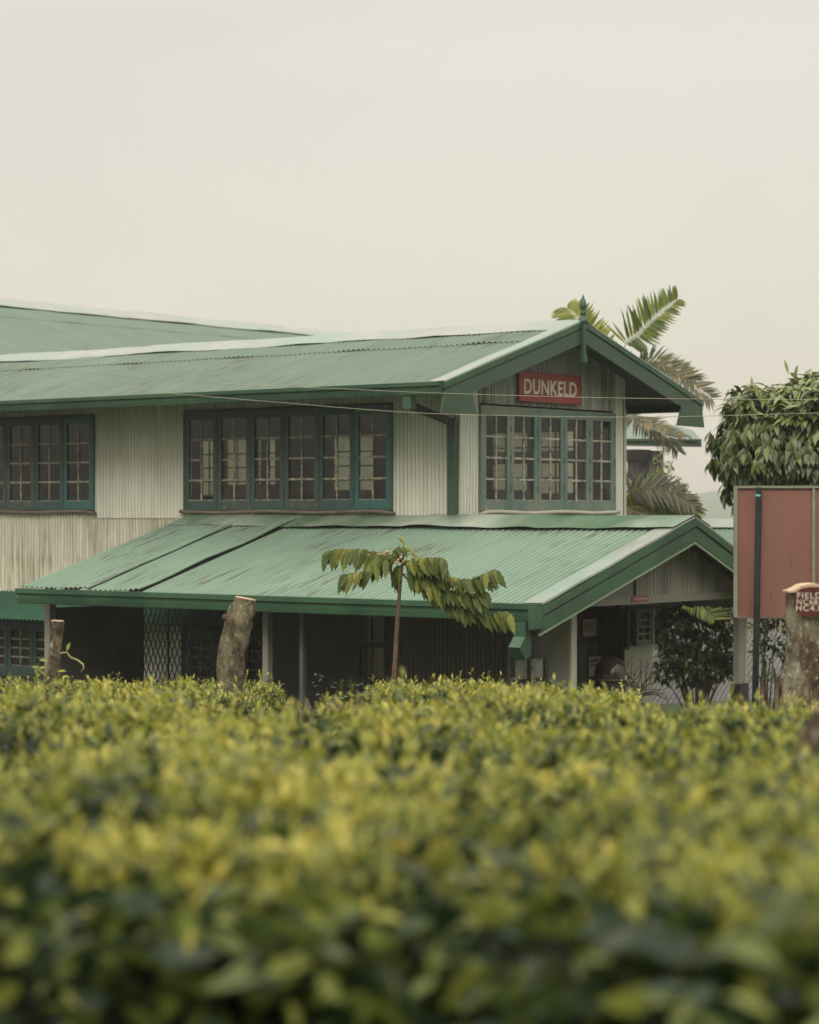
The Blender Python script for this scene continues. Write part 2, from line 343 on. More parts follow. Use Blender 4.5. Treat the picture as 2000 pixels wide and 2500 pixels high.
M['grass'] = paint('mown_grass', (.03,.05,.014), (.045,.065,.02), .6, rough=1., c=(.06,.045,.025))
M['hill'] = paint('forested_hill', (.03,.055,.02), (.05,.08,.03), .03, rough=1., bump=.5)
M['thatch'] = paint('shaded_stems', (.018,.016,.007), (.035,.032,.012), 9., rough=1., bump=.8)
M['infill'] = wallmat('shaded_porch_infill', (.27,.265,.22), (.34,.33,.28), (.12,.11,.08), axis=0, amt=.7, thr=.5)  # roof shade on the recessed infill put into its darker colour
M['poster'] = paint('printed_notice', (.34,.27,.22), (.40,.32,.27), 3, rough=.5)
M['hood'] = paint('glossy_brown_hood', (.035,.028,.02), (.06,.05,.035), 2, rough=.12)
M['tea'] = leafmat('tea_leaf', [(0,(.010,.024,.010)),(.3,(.026,.050,.017)),(.55,(.15,.185,.033)),(.8,(.34,.34,.052)),(1,(.52,.455,.09))], .40, .36, .45)
M['tree'] = leafmat('glossy_tree_leaf', [(0,(.022,.042,.015)),(.5,(.105,.145,.04)),(.85,(.25,.28,.085)),(1,(.38,.38,.14))], .36, .25)
M['palm'] = leafmat('palm_leaflet', [(0,(.025,.045,.015)),(.5,(.085,.13,.033)),(.8,(.20,.245,.045)),(1,(.36,.35,.035))], .42, .38)
M['drypalm'] = leafmat('drying_palm_leaflet', [(0,(.03,.035,.02)),(.5,(.085,.09,.04)),(1,(.25,.16,.05))], .5, .25)
M['sap'] = leafmat('drooping_leaf', [(0,(.04,.065,.018)),(.5,(.10,.135,.032)),(.85,(.26,.26,.045)),(1,(.44,.37,.10))], .6, .3, .25)
M['shrub'] = leafmat('shrub_leaf', [(0,(.02,.04,.013)),(.5,(.075,.12,.035)),(.85,(.20,.25,.07)),(.93,(.35,.30,.04)),(1,(.40,.08,.03))], .4, .2)
# ---------------------------------------------------------------- ground, hills, added sky blocker
def canopy_base(Y): return -(0.407 + .058*Y)
def ground_z(X, Y):
    if Y < 24: return canopy_base(max(Y, 0)) - .95
    t = min(1, (Y-24)/3.0); t = t*t*(3-2*t)
    return (canopy_base(24)-.95)*(1-t) + GZ*t
g = MB()
ys = [-40,-10,-3,0,3,6,9,12,15,18,21,24,24.6,25.2,25.8,26.4,27,30,40,60,100,200,500,1500]
xs = [-1500,-300,-60,-20,-8,0,8,20,60,300,1500]
for y in ys:
    for x in xs: g.v.append((x, y, ground_z(x, y)))
for i in range(len(ys)-1):
    for j in range(len(xs)-1):
        a = i*len(xs)+j; g.face((a, a+1, a+1+len(xs), a+len(xs)), 0)
tag(build('ground', g, M['grass']), None, None, kind='structure')
sl = MB(); na, nr = 60, 9  # unseen slope behind the camera, added to block low sky light
for i in range(na):
    az_ = R(100 + 150*i/(na-1)); edge = min(1, 5*min(i, na-1-i)/na)
    for j in range(nr):
        q = j/(nr-1); rr = 24+44*q; h_ = (GZ+1.5) + (34*q**.8*edge)*(1+.08*math.sin(az_*17)+.05*math.sin(az_*41+q*9)) + .8*math.sin(az_*60+j)*q
        sl.v.append((math.sin(az_)*rr, math.cos(az_)*rr, h_ if j else GZ-1))
for i in range(na-1):
    for j in range(nr-1): a = i*nr+j; sl.face((a, a+1, a+1+nr, a+nr), 0, True)
tag(build('sky_blocking_slope', sl, M['hill']), None, None, kind='structure')
def fbm(x, seed=0):
    return sum(math.sin(x*(1.7**k)+seed*(k+1)*1.3)*(.55**k) for k in range(6))
hl = MB(); nx = 120
for i in range(nx):
    X = -620 + 1240*i/(nx-1)
    for j, (dy, fz) in enumerate(((0, 0.), (30, .35), (70, .72), (120, 1.0), (200, .85))):
        top = 5 + 9.0/(1+math.exp(-(X-145)/14)) + 2.0*fbm(X*.02, 1) + .6*fbm(X*.13, 2)
        if X < 0: top = 5 + 1.5*fbm(X*.03, 3)
        hl.v.append((X, 1050+dy*2, GZ-.5 + (top-GZ)*fz + .5*fbm(X*.2+j*2, j)))
for i in range(nx-1):
    for j in range(4):
        a = i*5+j; hl.face((a, a+5, a+6, a+1), 0, True)
tag(build('hills', hl, M['hill']), None, None, kind='structure')
# ---------------------------------------------------------------- main building (local frame: x along gable, y along long wall)
W = 4.60; YL = 20.0; RX = 2.30; RZ = 2.955; EX = 1.27; EZ = 1.855; OV = .70
SL = (RZ-EZ)/(RX+EX); sa = math.hypot(1, SL); cs = 1/sa; sn = SL/sa     # slope unit
LX = (0, 1, 0)
main = thing('factory_building', 'long two-storey factory building with pale corrugated walls and sea-green sheet roof', 'building', (0,0,GZ), FB)
def roofz(x): return RZ - SL*abs(x-RX)
mats_roof = M['roof']
ln = (RX+EX)*sa                       # slope length
def wav(a, b): return .004*math.sin(a*2.1+b) + .003*math.sin(a*5.3)
r = MB()
lap = 1.18*sa                         # upper sheets end here (distance from ridge)
for sgn in (-1, 1):
    v = (sgn*cs, 0, -sn); n = (sgn*sn, 0, cs)
    ridge = (RX, 0, RZ)
    a0 = -OV+.2
    def lift(a, b, s=0): return .006 + (.007+.016*max(0, math.sin(a*1.3+.5)*math.sin(a*3.7)))*max(0, (b/lap)) + wav(a, b)
    r.corr(ridge, LX, v, n, a0, YL, 0.02, lap, lift=lift, nv=2, p=.105, amp=.0165)
    r.corr(ridge, LX, v, n, a0, YL, lap-.12, ln, lift=wav, nv=3, p=.105, amp=.0165)
build('roof', r, M['roof'], main, FB)
# nail heads on the roof sheets
so_ = MB()
for sgn in (-1, 1):      # boarded underside of the roof
    v = (sgn*cs, 0, -sn); n = Vector((sgn*sn, 0, cs))
    P0 = Vector((RX, -OV+.03, RZ)) - n*.05; P1 = P0 + Vector(v)*(ln-.02)
    Q0 = P0 + Vector((0, YL+OV-.03, 0)); Q1 = P1 + Vector((0, YL+OV-.03, 0))
    so_.quad(P0, Q0, Q1, P1)
build('soffit', so_, M['soffit'], main, FB)
def ridge_cap(z, x0, ya, yb, wd, slope_l, slope_r, seams, th=.012, lift0=.03):
    c = MB(); n = int((yb-ya)/.25)+1
    for i in range(n):
        y = ya + (yb-ya)*i/(n-1)
        u = .010*math.sin(y*1.7)+.006*math.sin(y*4.1+1)
        t = .012 if int((y-ya)/seams) % 2 else 0
        wl = wd*(1+.05*math.sin(y*1.3))
        for (dx, dz) in ((-wl, -slope_l*wl+lift0), (-.035, lift0+.022), (0, lift0+.032), (.035, lift0+.022), (wd, -slope_r*wd+lift0)):
            c.v.append((x0+dx, y, z+dz+u*(1 if abs(dx) > .1 else .4)+t))
    for i in range(n-1):
        for j in range(4):
            a = i*5+j; c.face((a, a+1, a+6, a+5), 0, False)
    return c
build('ridge_cap', ridge_cap(RZ, RX, -OV-.02, YL, .50, SL, SL, 2.4), M['flash_pale'], main, FB)
# rake flashing on the gable edge
for sgn in (-1, 1):
    v = Vector((sgn*cs, 0, -sn)); n = Vector((sgn*sn, 0, cs)); f = MB()
    k = 24
    for i in range(k):
        b = .0 + (ln+.01)*i/(k-1); P = Vector((RX, 0, RZ)) + v*b + n*(.034+.004*math.sin(b*3.3))
        for yy, dn in ((-OV-.015, -.02), (-OV-.01, .006), (-OV+.27, 0), (-OV+.275, -.02)):
            q = P + n*dn; f.v.append((q.x, yy, q.z))
    for i in range(k-1):
        for j in range(3):
            a = i*4+j; f.face((a, a+1, a+5, a+4), 0, False)
    build('rake_flashing', f, M['flash_pale'], main, FB)
# gutters
def gutter(x, ya, yb, ztop, h, d, sgn=-1):
    g = MB()
    prof = [(0,0),(d,0),(d,-.30*h),(d*.72,-.40*h),(d*.72,-.50*h),(d*.9,-.58*h),(d*.8,-.95*h),(d*.7,-h),(0,-h)]
    g.prism(prof, lambda p, q, t: (x+sgn*p, t, ztop+q), ya, yb); return g
build('gutter', gutter(-EX+.02, -OV+.02, YL, EZ+.02, .185, .13), M['fascia'], main, FB)
build('gutter', gutter(W+EX-.02, -OV+.02, YL, EZ+.02, .185, .13, 1), M['fascia'], main, FB)
# barge boards: fascia strip over a wide board with flared ends
def rake_band(rx, rz, slope, run, sgn, top, bot, y0, y1):
    """band between two offsets below the roof line (vertical), from ridge outwards"""
    b = MB(); X1 = rx+sgn*run
    poly = [(rx, rz-top), (X1, rz-slope*run-top), (X1, rz-slope*run-bot), (rx, rz-bot)]
    if sgn > 0: poly = poly[::-1]
    b.prism(poly, lambda p, q, t: (p, t, q), y0, y1); return b
run = RX+EX
for sgn in (-1, 1):
    build('rake_fascia', rake_band(RX, RZ+.02, SL, run+.03, sgn, .0, .085, -OV-.03, -OV+.03), M['fascia'], main, FB)
    build('rake_moulding', rake_band(RX, RZ+.02, SL, run+.01, sgn, .085, .115, -OV-.005, -OV+.03), M['board'], main, FB)
    build('barge_board', rake_band(RX, RZ+.02, SL, run-.75, sgn, .115, .335, -OV-.018, -OV+.025), M['board'], main, FB)
    X = lambda q: RX + sgn*q
    e0 = run-.75
    zt = lambda q: RZ+.02-SL*q-.115
    poly = [(X(e0), zt(e0)), (X(run+.0), zt(run)), (X(run+.03), zt(run)-.10), (X(run+.07), 1.43), (X(run-.78), 1.43),
            (X(run-.80), 1.50), (X(run-.84), 1.62), (X(run-.93), zt(e0)-.20)]
    poly = [(X(e0), zt(e0)), (X(run), zt(run)), (X(run+.02), zt(run)-.09), (X(run+.08), 1.425), (X(run-.77), 1.435), (X(run-.70), 1.60), (X(run-.66), 1.72), (X(run-.70), 1.775), (X(e0), zt(e0)-.22)]
    if sgn < 0: poly = poly[::-1]
    b = MB(); b.prism(poly[::-1], lambda p, q, t: (p, t, q), -OV-.016, -OV+.022)
    build('barge_board_end', b, M['board'], main, FB)
f = MB(); f.lathe(RX, -OV, [(.05,2.9),(.085,2.955),(.09,2.98),(.062,3.02),(.038,3.05),(.034,3.08),(.05,3.09),(.05,3.115),(.034,3.13),(.04,3.16),(.056,3.19),(.06,3.22),(.046,3.28),(.02,3.35),(.004,3.40)], 14)
build('finial', f, M['fascia'], main, FB)
f = MB(); f.beam((RX-.06, -OV-.05, RZ-.02), (RX-.06, -OV-.05, RZ-.5), .05, .07); f.beam((RX-.06, -OV-.05, RZ-.5), (RX-.06, -OV-.05, RZ-.62), .07, .09)
build('pendant_post', f, M['fascia'], main, FB)
# downpipe on the corner and the stub below the gutter
d = MB(); d.box(-.105, 0.0, .0, .14, -.12, 1.40); build('downpipe', d, M['board'], main, FB)
d = MB(); d.box(-1.33, -1.21, -.13, .02, 1.50, 1.69); d.beam((-1.27, -.05, 1.56), (-.06, .07, 1.34), .10, .10, mi=1)
build('downpipe_elbow', d, [M['fascia'], M['dark']], main, FB)
# long wall: openings
WZ0, WZ1 = .03, 1.66
wins = [(1.23, 5.66), (7.76, 12.2), (14.2, 18.6)]
def long_wall():
    a = MB()
    O = (0,0,0); u = (0,1,0); v = (0,0,1); n = (-1,0,0)
    segs = [(0.0, 1.23), (5.66, 7.76), (12.2, 14.2), (18.6, YL)]
    for s0, s1 in segs:
        a.corr(O, u, v, n, s0, s1, -.105, 1.93, lift=lambda p, q: .014)
    for s0, s1 in wins:
        a.corr(O, u, v, n, s0, s1, WZ1+.02, 1.93); a.corr(O, u, v, n, s0, s1, -.105, WZ0-.02)
    return a
build('upper_wall', long_wall(), M['wall'], main, FB)
a = MB(); a.corr((0,0,0), (0,1,0), (0,0,1), (-1,0,0), -.0, YL, -1.42, -.09, lift=lambda p, q: -.004); build('lower_wall', a, M['wall_low'], main, FB)
# gable wall
GW0, GW1 = .507, 4.244
def gz(a): return roofz(a)-.06
a = MB(); O = (0,0,0); u = (1,0,0); v = (0,0,1); n = (0,-1,0)
a.corr(O, u, v, n, 0.0, GW0, -.12, gz, p=.076, amp=.006); a.corr(O, u, v, n, GW1, W, -.12, gz, amp=.006)
a.corr(O, u, v, n, GW0, GW1, -.12, .0)
build('gable_wall', a, M['gable'], main, FB)
a = MB(); a.corr(O, u, v, (0,-1,0), GW0-.02, GW1+.02, 1.655, gz, lift=lambda p, q: .012); build('gable_sheet', a, M['gable_top'], main, FB)
c = MB(); c.box(.0, .045, -.022, .0, -.12, 1.6); build('corner_trim', c, M['cream'], main, FB)
c = MB(); c.box(W-.03, W+.01, -.02, .0, -.12, 1.7); build('corner_trim', c, M['cream'], main, FB)
# far side wall with openings that let the sky through, inner floor, ceiling, cross walls
rw = [(1.0, 1.75), (1.95, 2.7), (2.9, 3.65), (3.85, 4.5), (5.35, 6.3), (7.7, 8.15), (8.4, 8.95), (9.2, 9.6), (9.85, 10.6), (12.9, 13.3), (13.6, 14.2), (14.9, 15.3), (16.1, 16.5)]
a = MB(); y = 0.0
for s0, s1 in rw + [(YL, YL)]:
    a.box(W-.06, W, y, s0, -.12, 1.86)
    if s1 > s0: a.box(W-.06, W, s0, s1, -.12, .32); a.box(W-.06, W, s0, s1, 1.36, 1.86)
    y = s1
build('rear_wall', a, M['interior'], main, FB)
for s0, s1 in rw:
    a = MB()
    for k in range(1, 4):
        z = .32+1.04*k/4; a.box(W-.045, W-.02, s0, s1, z-.012, z+.012)
    m_ = (s0+s1)/2; a.box(W-.043, W-.022, m_-.012, m_+.012, .32, 1.36)
    a.quad((W-.03, s0, .32), (W-.03, s1, .32), (W-.03, s1, 1.36), (W-.03, s0, 1.36), 1)
    build('rear_window', a, [M['dark'], M['glass_r']], main, FB)
a = MB(); a.box(.03, W-.06, .03, YL, -.16, -.10); build('upper_floor', a, M['floor'], main, FB)
a = MB(); a.box(.03, W-.06, .03, YL, 1.86, 1.90); build('ceiling', a, M['ceil'], main, FB)
a = MB(); a.box(.03, W-.06, YL-.05, YL, -.1, 1.86); build('end_wall', a, M['interior'], main, FB)
for (x0, x1, y0, y1, h) in ((.5,.95,2.2,3.2,.35), (.5,1.0,4.3,5.3,.45), (1.2,1.6,8.3,9.4,.5), (.6,1.1,10.2,11.6,.4), (3.3,3.9,.6,1.1,.3), (1.6,2.6,.5,.9,.35)):
    a = MB(); a.box(x0, x1, y0, y1, -.1, h); build('inner_bench', a, M['interior'], main, FB)
for y in (3.1, 6.2, 12.4):
    a = MB(); a.box(2.6, 2.72, y, y+.12, -.1, 1.86); build('inner_post', a, M['dark'], main, FB)
def casement(ax, o, s0, s1, z0, z1, mats, parent, glass, stile=.085, muntin=.024, ang=0.0, top=.10, bot=.13):
    """a glazed sash, 2 x 4 panes. ax='y': in plane x=o ; ax='x': in plane y=o"""
    def P(s, z, d): return (o-d, s, z) if ax == 'y' else (s, o-d, z)
    def bx(m, a, b, c, d, e, f, mi):
        p = P(a, c, e); q = P(b, d, f)
        m.box(min(p[0],q[0]), max(p[0],q[0]), min(p[1],q[1]), max(p[1],q[1]), c, d, mi)
    m = MB(); g = .006
    s0 += g; s1 -= g
    bx(m, s0, s0+stile, z0, z1, .0, .045, 0); bx(m, s1-stile, s1, z0, z1, .0, .045, 0)
    bx(m, s0+stile, s1-stile, z0, z0+bot, .0, .043, 0); bx(m, s0+stile, s1-stile, z1-top, z1, .0, .043, 0)
    gs0, gs1, gz0, gz1 = s0+stile, s1-stile, z0+bot, z1-top
    mid = (gs0+gs1)/2
    bx(m, mid-muntin/2, mid+muntin/2, gz0, gz1, .012, .036, 1)
    for k in range(1, 4):
        z = gz0+(gz1-gz0)*k/4
        bx(m, gs0, mid-muntin/2, z-muntin*.6, z+muntin*.6, .010, .034, 1); bx(m, mid+muntin/2, gs1, z-muntin*.6, z+muntin*.6, .010, .034, 1)
    bx(m, gs0, gs1, gz0, gz0+.012, .030, .046, 1)
    for hz in (.2, .5, .8):           # hinges
        z = z0+(z1-z0)*hz; bx(m, s1-.004, s1+.010, z-.05, z+.05, .045, .055, 2)
    build('casement', m, mats, parent, FB)
    gl = MB()
    for i, (p, q) in enumerate(((gs0, mid), (mid, gs1))):
        for k in range(4):
            a = gz0+(gz1-gz0)*k/4; b = gz0+(gz1-gz0)*(k+1)/4
            t = random.uniform(-.006, .006); t2 = random.uniform(-.003, .003)
            gl.quad(P(p, a, .02+t), P(q, a, .02-t+t2), P(q, b, .02-t), P(p, b, .02+t+t2))
    build('glass', gl, glass, parent, FB)
def window(ax, o, s0, s1, z0, z1, n, mats, glass, parent, fm, sill, sillw=.03):
    def bx(m, a, b, c, d, e, f):
        if ax == 'y': m.box(o-f, o-e, a, b, c, d)
        else: m.box(a, b, o-f, o-e, c, d)
    fr = MB(); j = .04
    bx(fr, s0, s0+j, z0, z1, -.05, .05); bx(fr, s1-j, s1, z0, z1, -.05, .05); bx(fr, s0+j, s1-j, z1-j, z1, -.05, .048); bx(fr, s0+j, s1-j, z0, z0+.025, -.05, .048)
    w_ = build('window', fr, fm, parent, FB)
    st = (s1-s0-2*j)/n
    for i in range(n):
        mm = list(mats)
        if ax == 'y': mm[0] = M['teal_v'] if i == 0 else (M['teal_w'] if i in (2, 4) else mats[0])
        casement(ax, o-.002, s0+j+st*i, s0+j+st*(i+1), z0+.027, z1-j-.002, mm, w_, glass)
    s = MB(); pts = []
    K = 16
    for i in range(K):
        q = s0-.05+(s1-s0+.1)*i/(K-1); dz = .010*math.sin(i*.9)+(-.02 if i in (0,) else 0)
        pts.append((o-.07, q, z0-.03+dz) if ax == 'y' else (q, o-.07, z0-.03+dz))
    s.tube(pts, sillw, 8); build('sill', s, sill, w_, FB)
for s0, s1 in wins: window('y', -.0, s0, s1, WZ0, WZ1, 6, [M['teal'], M['putty_d'], M['iron']], M['glass_l'], main, M['teal'], M['sill'])
window('x', -.0, GW0, GW1, WZ0-.01, 1.625, 5, [M['teal_g'], M['putty'], M['iron']], M['glass'], main, M['teal_g'], M['sill_p'], .034)
# roof support brackets seen under the right-hand eave
b = MB(); b.prism([(W+.03, 1.33), (W+.03, 1.52), (W+.9, 1.66), (W+.9, 1.56)], lambda p, q, t: (p, t, q), 1.9, 2.0)
b.box(W+.86, W+1.1, 1.85, 1.97, 1.53, 1.86); b.prism([(W+.02, 1.66), (W+1.24, 1.66), (W+1.24, 1.76), (W+.02, 1.78)], lambda p, q, t: (p, t, q), 1.0, 1.08)
build('eave_bracket', b, M['dark'], main, FB)
# ground floor walls below
a = MB(); a.box(-.0, .06, 5.8, YL, GZ, -1.42); a.box(0, .06, 2.45, 5.8, GZ, -1.42); a.box(0, W, 0.0, .06, GZ, -.13); a.box(W-.06, W, .06, YL, GZ, -.13)
build('ground_floor_wall', a, M['dark'], main, FB)
a = MB(); a.corr((0,0,0), (0,1,0), (0,0,1), (-1,0,0), 5.75, 6.7, GZ, -1.43, lift=lambda p, q: .012); build('corrugated_panel', a, M['gable'], main, FB)
for s0, s1, n_ in ((3.0, 5.6, 4), (8.0, 10.6, 4), (12, 15, 4)):
    fr = MB(); fr.box(-.03, .0, s0, s1, -1.98, -1.93); fr.box(-.03, .0, s0, s1, -2.9, -2.84)
    ww = build('ground_window', fr, M['teal'], main, FB)
    st = (s1-s0)/n_
    for i in range(n_): casement('y', -.004, s0+st*i, s0+st*(i+1), -2.84, -1.98, [M['teal'], M['putty_d'], M['iron']], ww, M['glass_l'])
# lean-to awning over the ground floor
an = MB(); v = Vector((-.9, 0, -.42)); vl = v.length; v.normalize(); nn = Vector((-.42, 0, .9)).normalized()
an.corr((0,0,-1.40), (0,1,0), v, nn, 2.6, YL, 0, vl+.03, p=.105, amp=.0165); build('awning_roof', an, M['awning'], main, FB)
# ---------------------------------------------------------------- red name board
sg = thing('name_sign', 'red board reading DUNKELD in cream capitals, fixed on the gable above the windows', 'sign', (2.3, -.06, 1.95), FB)
b = MB(); b.box(1.462, 3.15, -.085, -.045, 1.735, 2.165); build('board', b, M['red'], sg, FB)
b = MB(); t = .018
b.box(1.455, 3.157, -.088, -.040, 2.165, 2.165+t); b.box(1.455, 3.157, -.088, -.040, 1.735-t, 1.735); b.box(1.455-.012, 1.455, -.088, -.04, 1.735-t, 2.165+t); b.box(3.157, 3.169, -.088, -.04, 1.735-t, 2.165+t)
build('frame', b, paint('dark_red_edge', (.16,.03,.02), (.2,.04,.03), 4), sg, FB)
def text(body, name, parent, mat, width, height, M4, extrude=.004, bold=.0, space=1.0):
    cu = bpy.data.curves.new(name, 'FONT'); cu.body = body; cu.extrude = extrude; cu.offset = bold; cu.space_character = space
    cu.align_x = 'CENTER'; cu.align_y = 'CENTER'; cu.resolution_u = 4
    to = bpy.data.objects.new('tmp_text', cu); sc.collection.objects.link(to)
    bpy.context.view_layer.update()
    me = bpy.data.meshes.new_from_object(to.evaluated_get(bpy.context.evaluated_depsgraph_get()))
    bpy.data.objects.remove(to)
    co = np.empty(len(me.vertices)*3); me.vertices.foreach_get('co', co); co = co.reshape(-1, 3)
    mn, mx = co.min(0), co.max(0); c = (mn+mx)/2; sc_ = np.array([width/(mx[0]-mn[0]), height/(mx[1]-mn[1]), 1.0])
    co = (co-c)*sc_
    A = np.array(ROOT[parent.name].inverted() @ M4); co = co @ A[:3,:3].T + A[:3,3]
    me.vertices.foreach_set('co', co.ravel()); me.update()
    o = bpy.data.objects.new(name, me); sc.collection.objects.link(o); o.parent = parent; ROOT[o.name] = ROOT[parent.name]
    me.materials.clear(); me.materials.append(mat); return o
UP = Matrix.Rotation(R(90), 4, 'X')       # text plane: x right, z up, facing -y
text('DUNKELD', 'lettering', sg, M['letter'], 1.46, .235, FB @ Matrix.Translation((2.30, -.090, 1.955)) @ UP, bold=.020, space=1.06)
# ---------------------------------------------------------------- cross wing behind
wg = thing('rear_wing', 'higher cross wing with green corrugated roof rising behind the long ridge', 'building', (5.0, 20, GZ), FB)
wr = MB(); zr = 4.95; sl2 = .31; h2 = math.hypot(1, sl2); c2 = 1/h2; s2 = sl2/h2; run2 = 7.6
lp = 1.9*h2
wr.corr((0,20,zr), (1,0,0), (0,-c2,-s2), (0,-s2,c2), 3.0, 22.0, .02, lp, lift=lambda a, b: .008+.014*max(0, math.sin(a*.8)*math.sin(a*2.9)), nv=2, p=.105, amp=.0165)
wr.corr((0,20,zr), (1,0,0), (0,-c2,-s2), (0,-s2,c2), 3.0, 22.0, lp-.1, run2*h2, nv=2, p=.105, amp=.0165)
wr.corr((0,20,zr), (1,0,0), (0,c2,-s2), (0,s2,c2), 3.0, 22.0, .02, run2*h2, nv=2)
build('roof', wr, M['roof_wing'], wg, FB)
rc = MB(); n_ = 120
for i in range(n_):
    x = 3.0+19.0*i/(n_-1); u = .008*math.sin(x*1.9)+(.012 if int(x/2.4) % 2 else 0)
    for dy, dz in ((-.85, -.264+.05), (-.03, .06), (.03, .06), (.85, -.264+.05)): rc.v.append((x, 20+dy, zr+dz+u))
for i in range(n_-1):
    for j in range(3): a = i*4+j; rc.face((a, a+4, a+5, a+1))
build('ridge_cap', rc, M['flash_pale'], wg, FB)
a = MB(); a.box(3.2, 21.8, 12.9, 13.0, GZ, 2.4); a.box(3.2, 21.8, 27.2, 27.3, GZ, 2.4)
for x in (3.2, 21.7): a.prism([(13.0, GZ), (27.2, GZ), (27.2, 2.55), (20, 4.78), (13.0, 2.55)], lambda p, q, t: (t, p, q), x, x+.08)
build('wall', a, M['gable'], wg, FB)
# ---------------------------------------------------------------- porch in front (its own roof and frame)
pc = thing('loading_porch', 'low open-sided loading porch with green corrugated gable roof in front of the factory', 'porch', (-1.8, 1.0, GZ), FB)
PZ, PE, PX, PS = -.10, -1.17, -3.66, .2972
Y0, Y1 = -4.10, 5.52
pl = math.hypot(PX, PZ-PE); pv = Vector((PX, 0, PE-PZ)).normalized(); pn = Vector((PE-PZ, 0, -PX)).normalized()
PR = .40
qr = Vector((1, 0, -PR)).normalized(); qn = Vector((PR, 0, 1)).normalized()
s1, s2_ = 3.02, 4.08      # raised sheet edges
def pw(a, b): return .004*math.sin(a*1.7+b*.8)+.003*math.sin(a*4.7)
def l2(a, b): return .030 + .050*math.exp(-(a-s1)/.22)*(.45+.55*math.sin(b*1.7+.6)**2) + pw(a, b)
def l3(a, b): return .050 + .028*math.exp(-(a-s2_)/.2)*(.5+.5*math.sin(b*2.1+2)**2) + pw(a, b)
r = MB(); N8 = 10
r.corr((0,0,PZ), LX, pv, pn, Y0+.2, s1+.06, .05, pl+.05, lift=pw, nv=6, p=.105, amp=.0165)
r.corr((0,0,PZ), LX, pv, pn, s1, s2_+.06, .05, pl+.05, lift=l2, nv=N8, p=.105, amp=.0165)
r.corr((0,0,PZ), LX, pv, pn, s2_, Y1, .05, pl+.05, lift=l3, nv=N8, p=.105, amp=.0165)
r.corr((0,0,PZ), LX, qr, qn, Y0+.2, -.02, .05, 3.7, lift=pw, nv=3, p=.105, amp=.0165)
build('roof', r, M['roof_porch'], pc, FB)
# dark strips added below the raised sheet edges as the gap's shade
b = MB()
for s_ in (s1, s2_):
    P = Vector((0, s_+.03, PZ))+pv*.1; Q = Vector((0, s_+.03, PZ))+pv*(pl)
    b.beam(P+pn*.012, Q+pn*.012, .03, .02)
build('gap_shade_strip', b, M['dark'], pc, FB)
rc = MB(); n_ = 60; cols = ((-.60, -.60*.2972+.058), (-.34, -.34*.2972+.066), (-.05, .045), (.0, .052), (.05, .03), (.42, -.42*.4+.05))
for i in range(n_):
    y = Y0-.02+(Y1-Y0+.04)*i/(n_-1)
    u = .012*math.sin(y*1.4)+.008*math.sin(y*3.1+1)+.006*math.sin(y*7.3)
    tt = .016 if int((y-Y0)/2.35) % 2 else 0
    for k, (dx, dz) in enumerate(cols):
        if y > 0 and dx > 0: dx = 0.0 if dx < .1 else -.002; dz = .056 if k == 4 else .10
        wob = .03*math.sin(y*.9+.7) if k == 0 else (.02*math.sin(y*1.9) if k == 1 else 0)
        rc.v.append((dx, y, PZ+dz+tt+u*(1 if k < 2 or k == 5 else .25)+wob*(.6 if k == 1 else .15)))
for i in range(n_-1):
    for j in range(5): a = i*6+j; rc.face((a, a+1, a+7, a+6), 0, True)
build('ridge_cap', rc, M['flash_green'], pc, FB)
for v_, n__, le in ((pv, pn, pl), (qr, qn, 3.7)):
    f = MB(); k = 24
    for i in range(k):
        P = Vector((0, 0, PZ))+v_*(le+.05)*(i/(k-1))+n__*(.036+.004*math.sin(i*.8))
        for yy, dn in ((Y0-.015, -.02), (Y0-.01, .006), (Y0+.29, 0), (Y0+.295, -.02)):
            q = P+n__*dn; f.v.append((q.x, yy, q.z))
    for i in range(k-1):
        for j in range(3): a = i*4+j; f.face((a, a+1, a+5, a+4))
    build('rake_flashing', f, M['flash_pale'], pc, FB)
build('gutter', gutter(PX-.02, Y0+.0, Y1+.03, PE+.01, .225, .15), M['fascia_p'], pc, FB)
for sgn, slp, run_ in ((-1, .2972, 3.76), (1, .40, 3.3)):
    build('rake_fascia', rake_band(0, PZ+.01, slp, run_, sgn, .0, .10, Y0-.03, Y0+.03), M['fascia_p'], pc, FB)
    build('rake_moulding', rake_band(0, PZ+.01, slp, run_, sgn, .10, .135, Y0-.002, Y0+.03), M['board'], pc, FB)
    build('barge_board', rake_band(0, PZ+.01, slp, run_, sgn, .135, .315, Y0-.02, Y0+.03), M['fascia_p'], pc, FB)
    build('rake_trim', rake_band(0, PZ+.01, slp, run_, sgn, .315, .352, Y0-.01, Y0+.02), M['trim_pale'], pc, FB)
b = MB(); b.box(-3.92, -3.74, Y0-.035, Y0+.06, PE-.30, PE+.015); build('gutter_end', b, M['fascia_p'], pc, FB)
b = MB(); b.box(-3.90, -3.77, -3.98, -3.80, -1.57, -1.385)
b.prism([(-3.77, -1.57), (-3.90, -1.57), (-4.02, -1.70), (-3.90, -1.86), (-3.77, -1.80)], lambda p, q, t: (p, t, q), -3.98, -3.80)
build('downpipe', b, M['fascia_p'], pc, FB)
# rafters and purlins under the porch roof
b = MB()
for y in (-3.6, -2.2, -.8, .6, 2.0, 3.4, 4.8):
    b.beam((0, y, PZ-.10), (PX+.06, y, PE-.06), .06, .10)
    if y < 0: b.beam((0, y, PZ-.10), (3.1, y, PZ-.10-3.1*PR), .06, .10)
for k in range(1, 5): b.beam((PX*k/5, Y0+.1, PZ+(PE-PZ)*k/5-.06), (PX*k/5, Y1-.1, PZ+(PE-PZ)*k/5-.06), .05, .05)
for k in range(1, 4): b.beam((.9*k, Y0+.1, PZ-.36*k-.06), (.9*k, -.1, PZ-.36*k-.06), .05, .05)
build('rafters', b, M['soffit'], pc, FB)
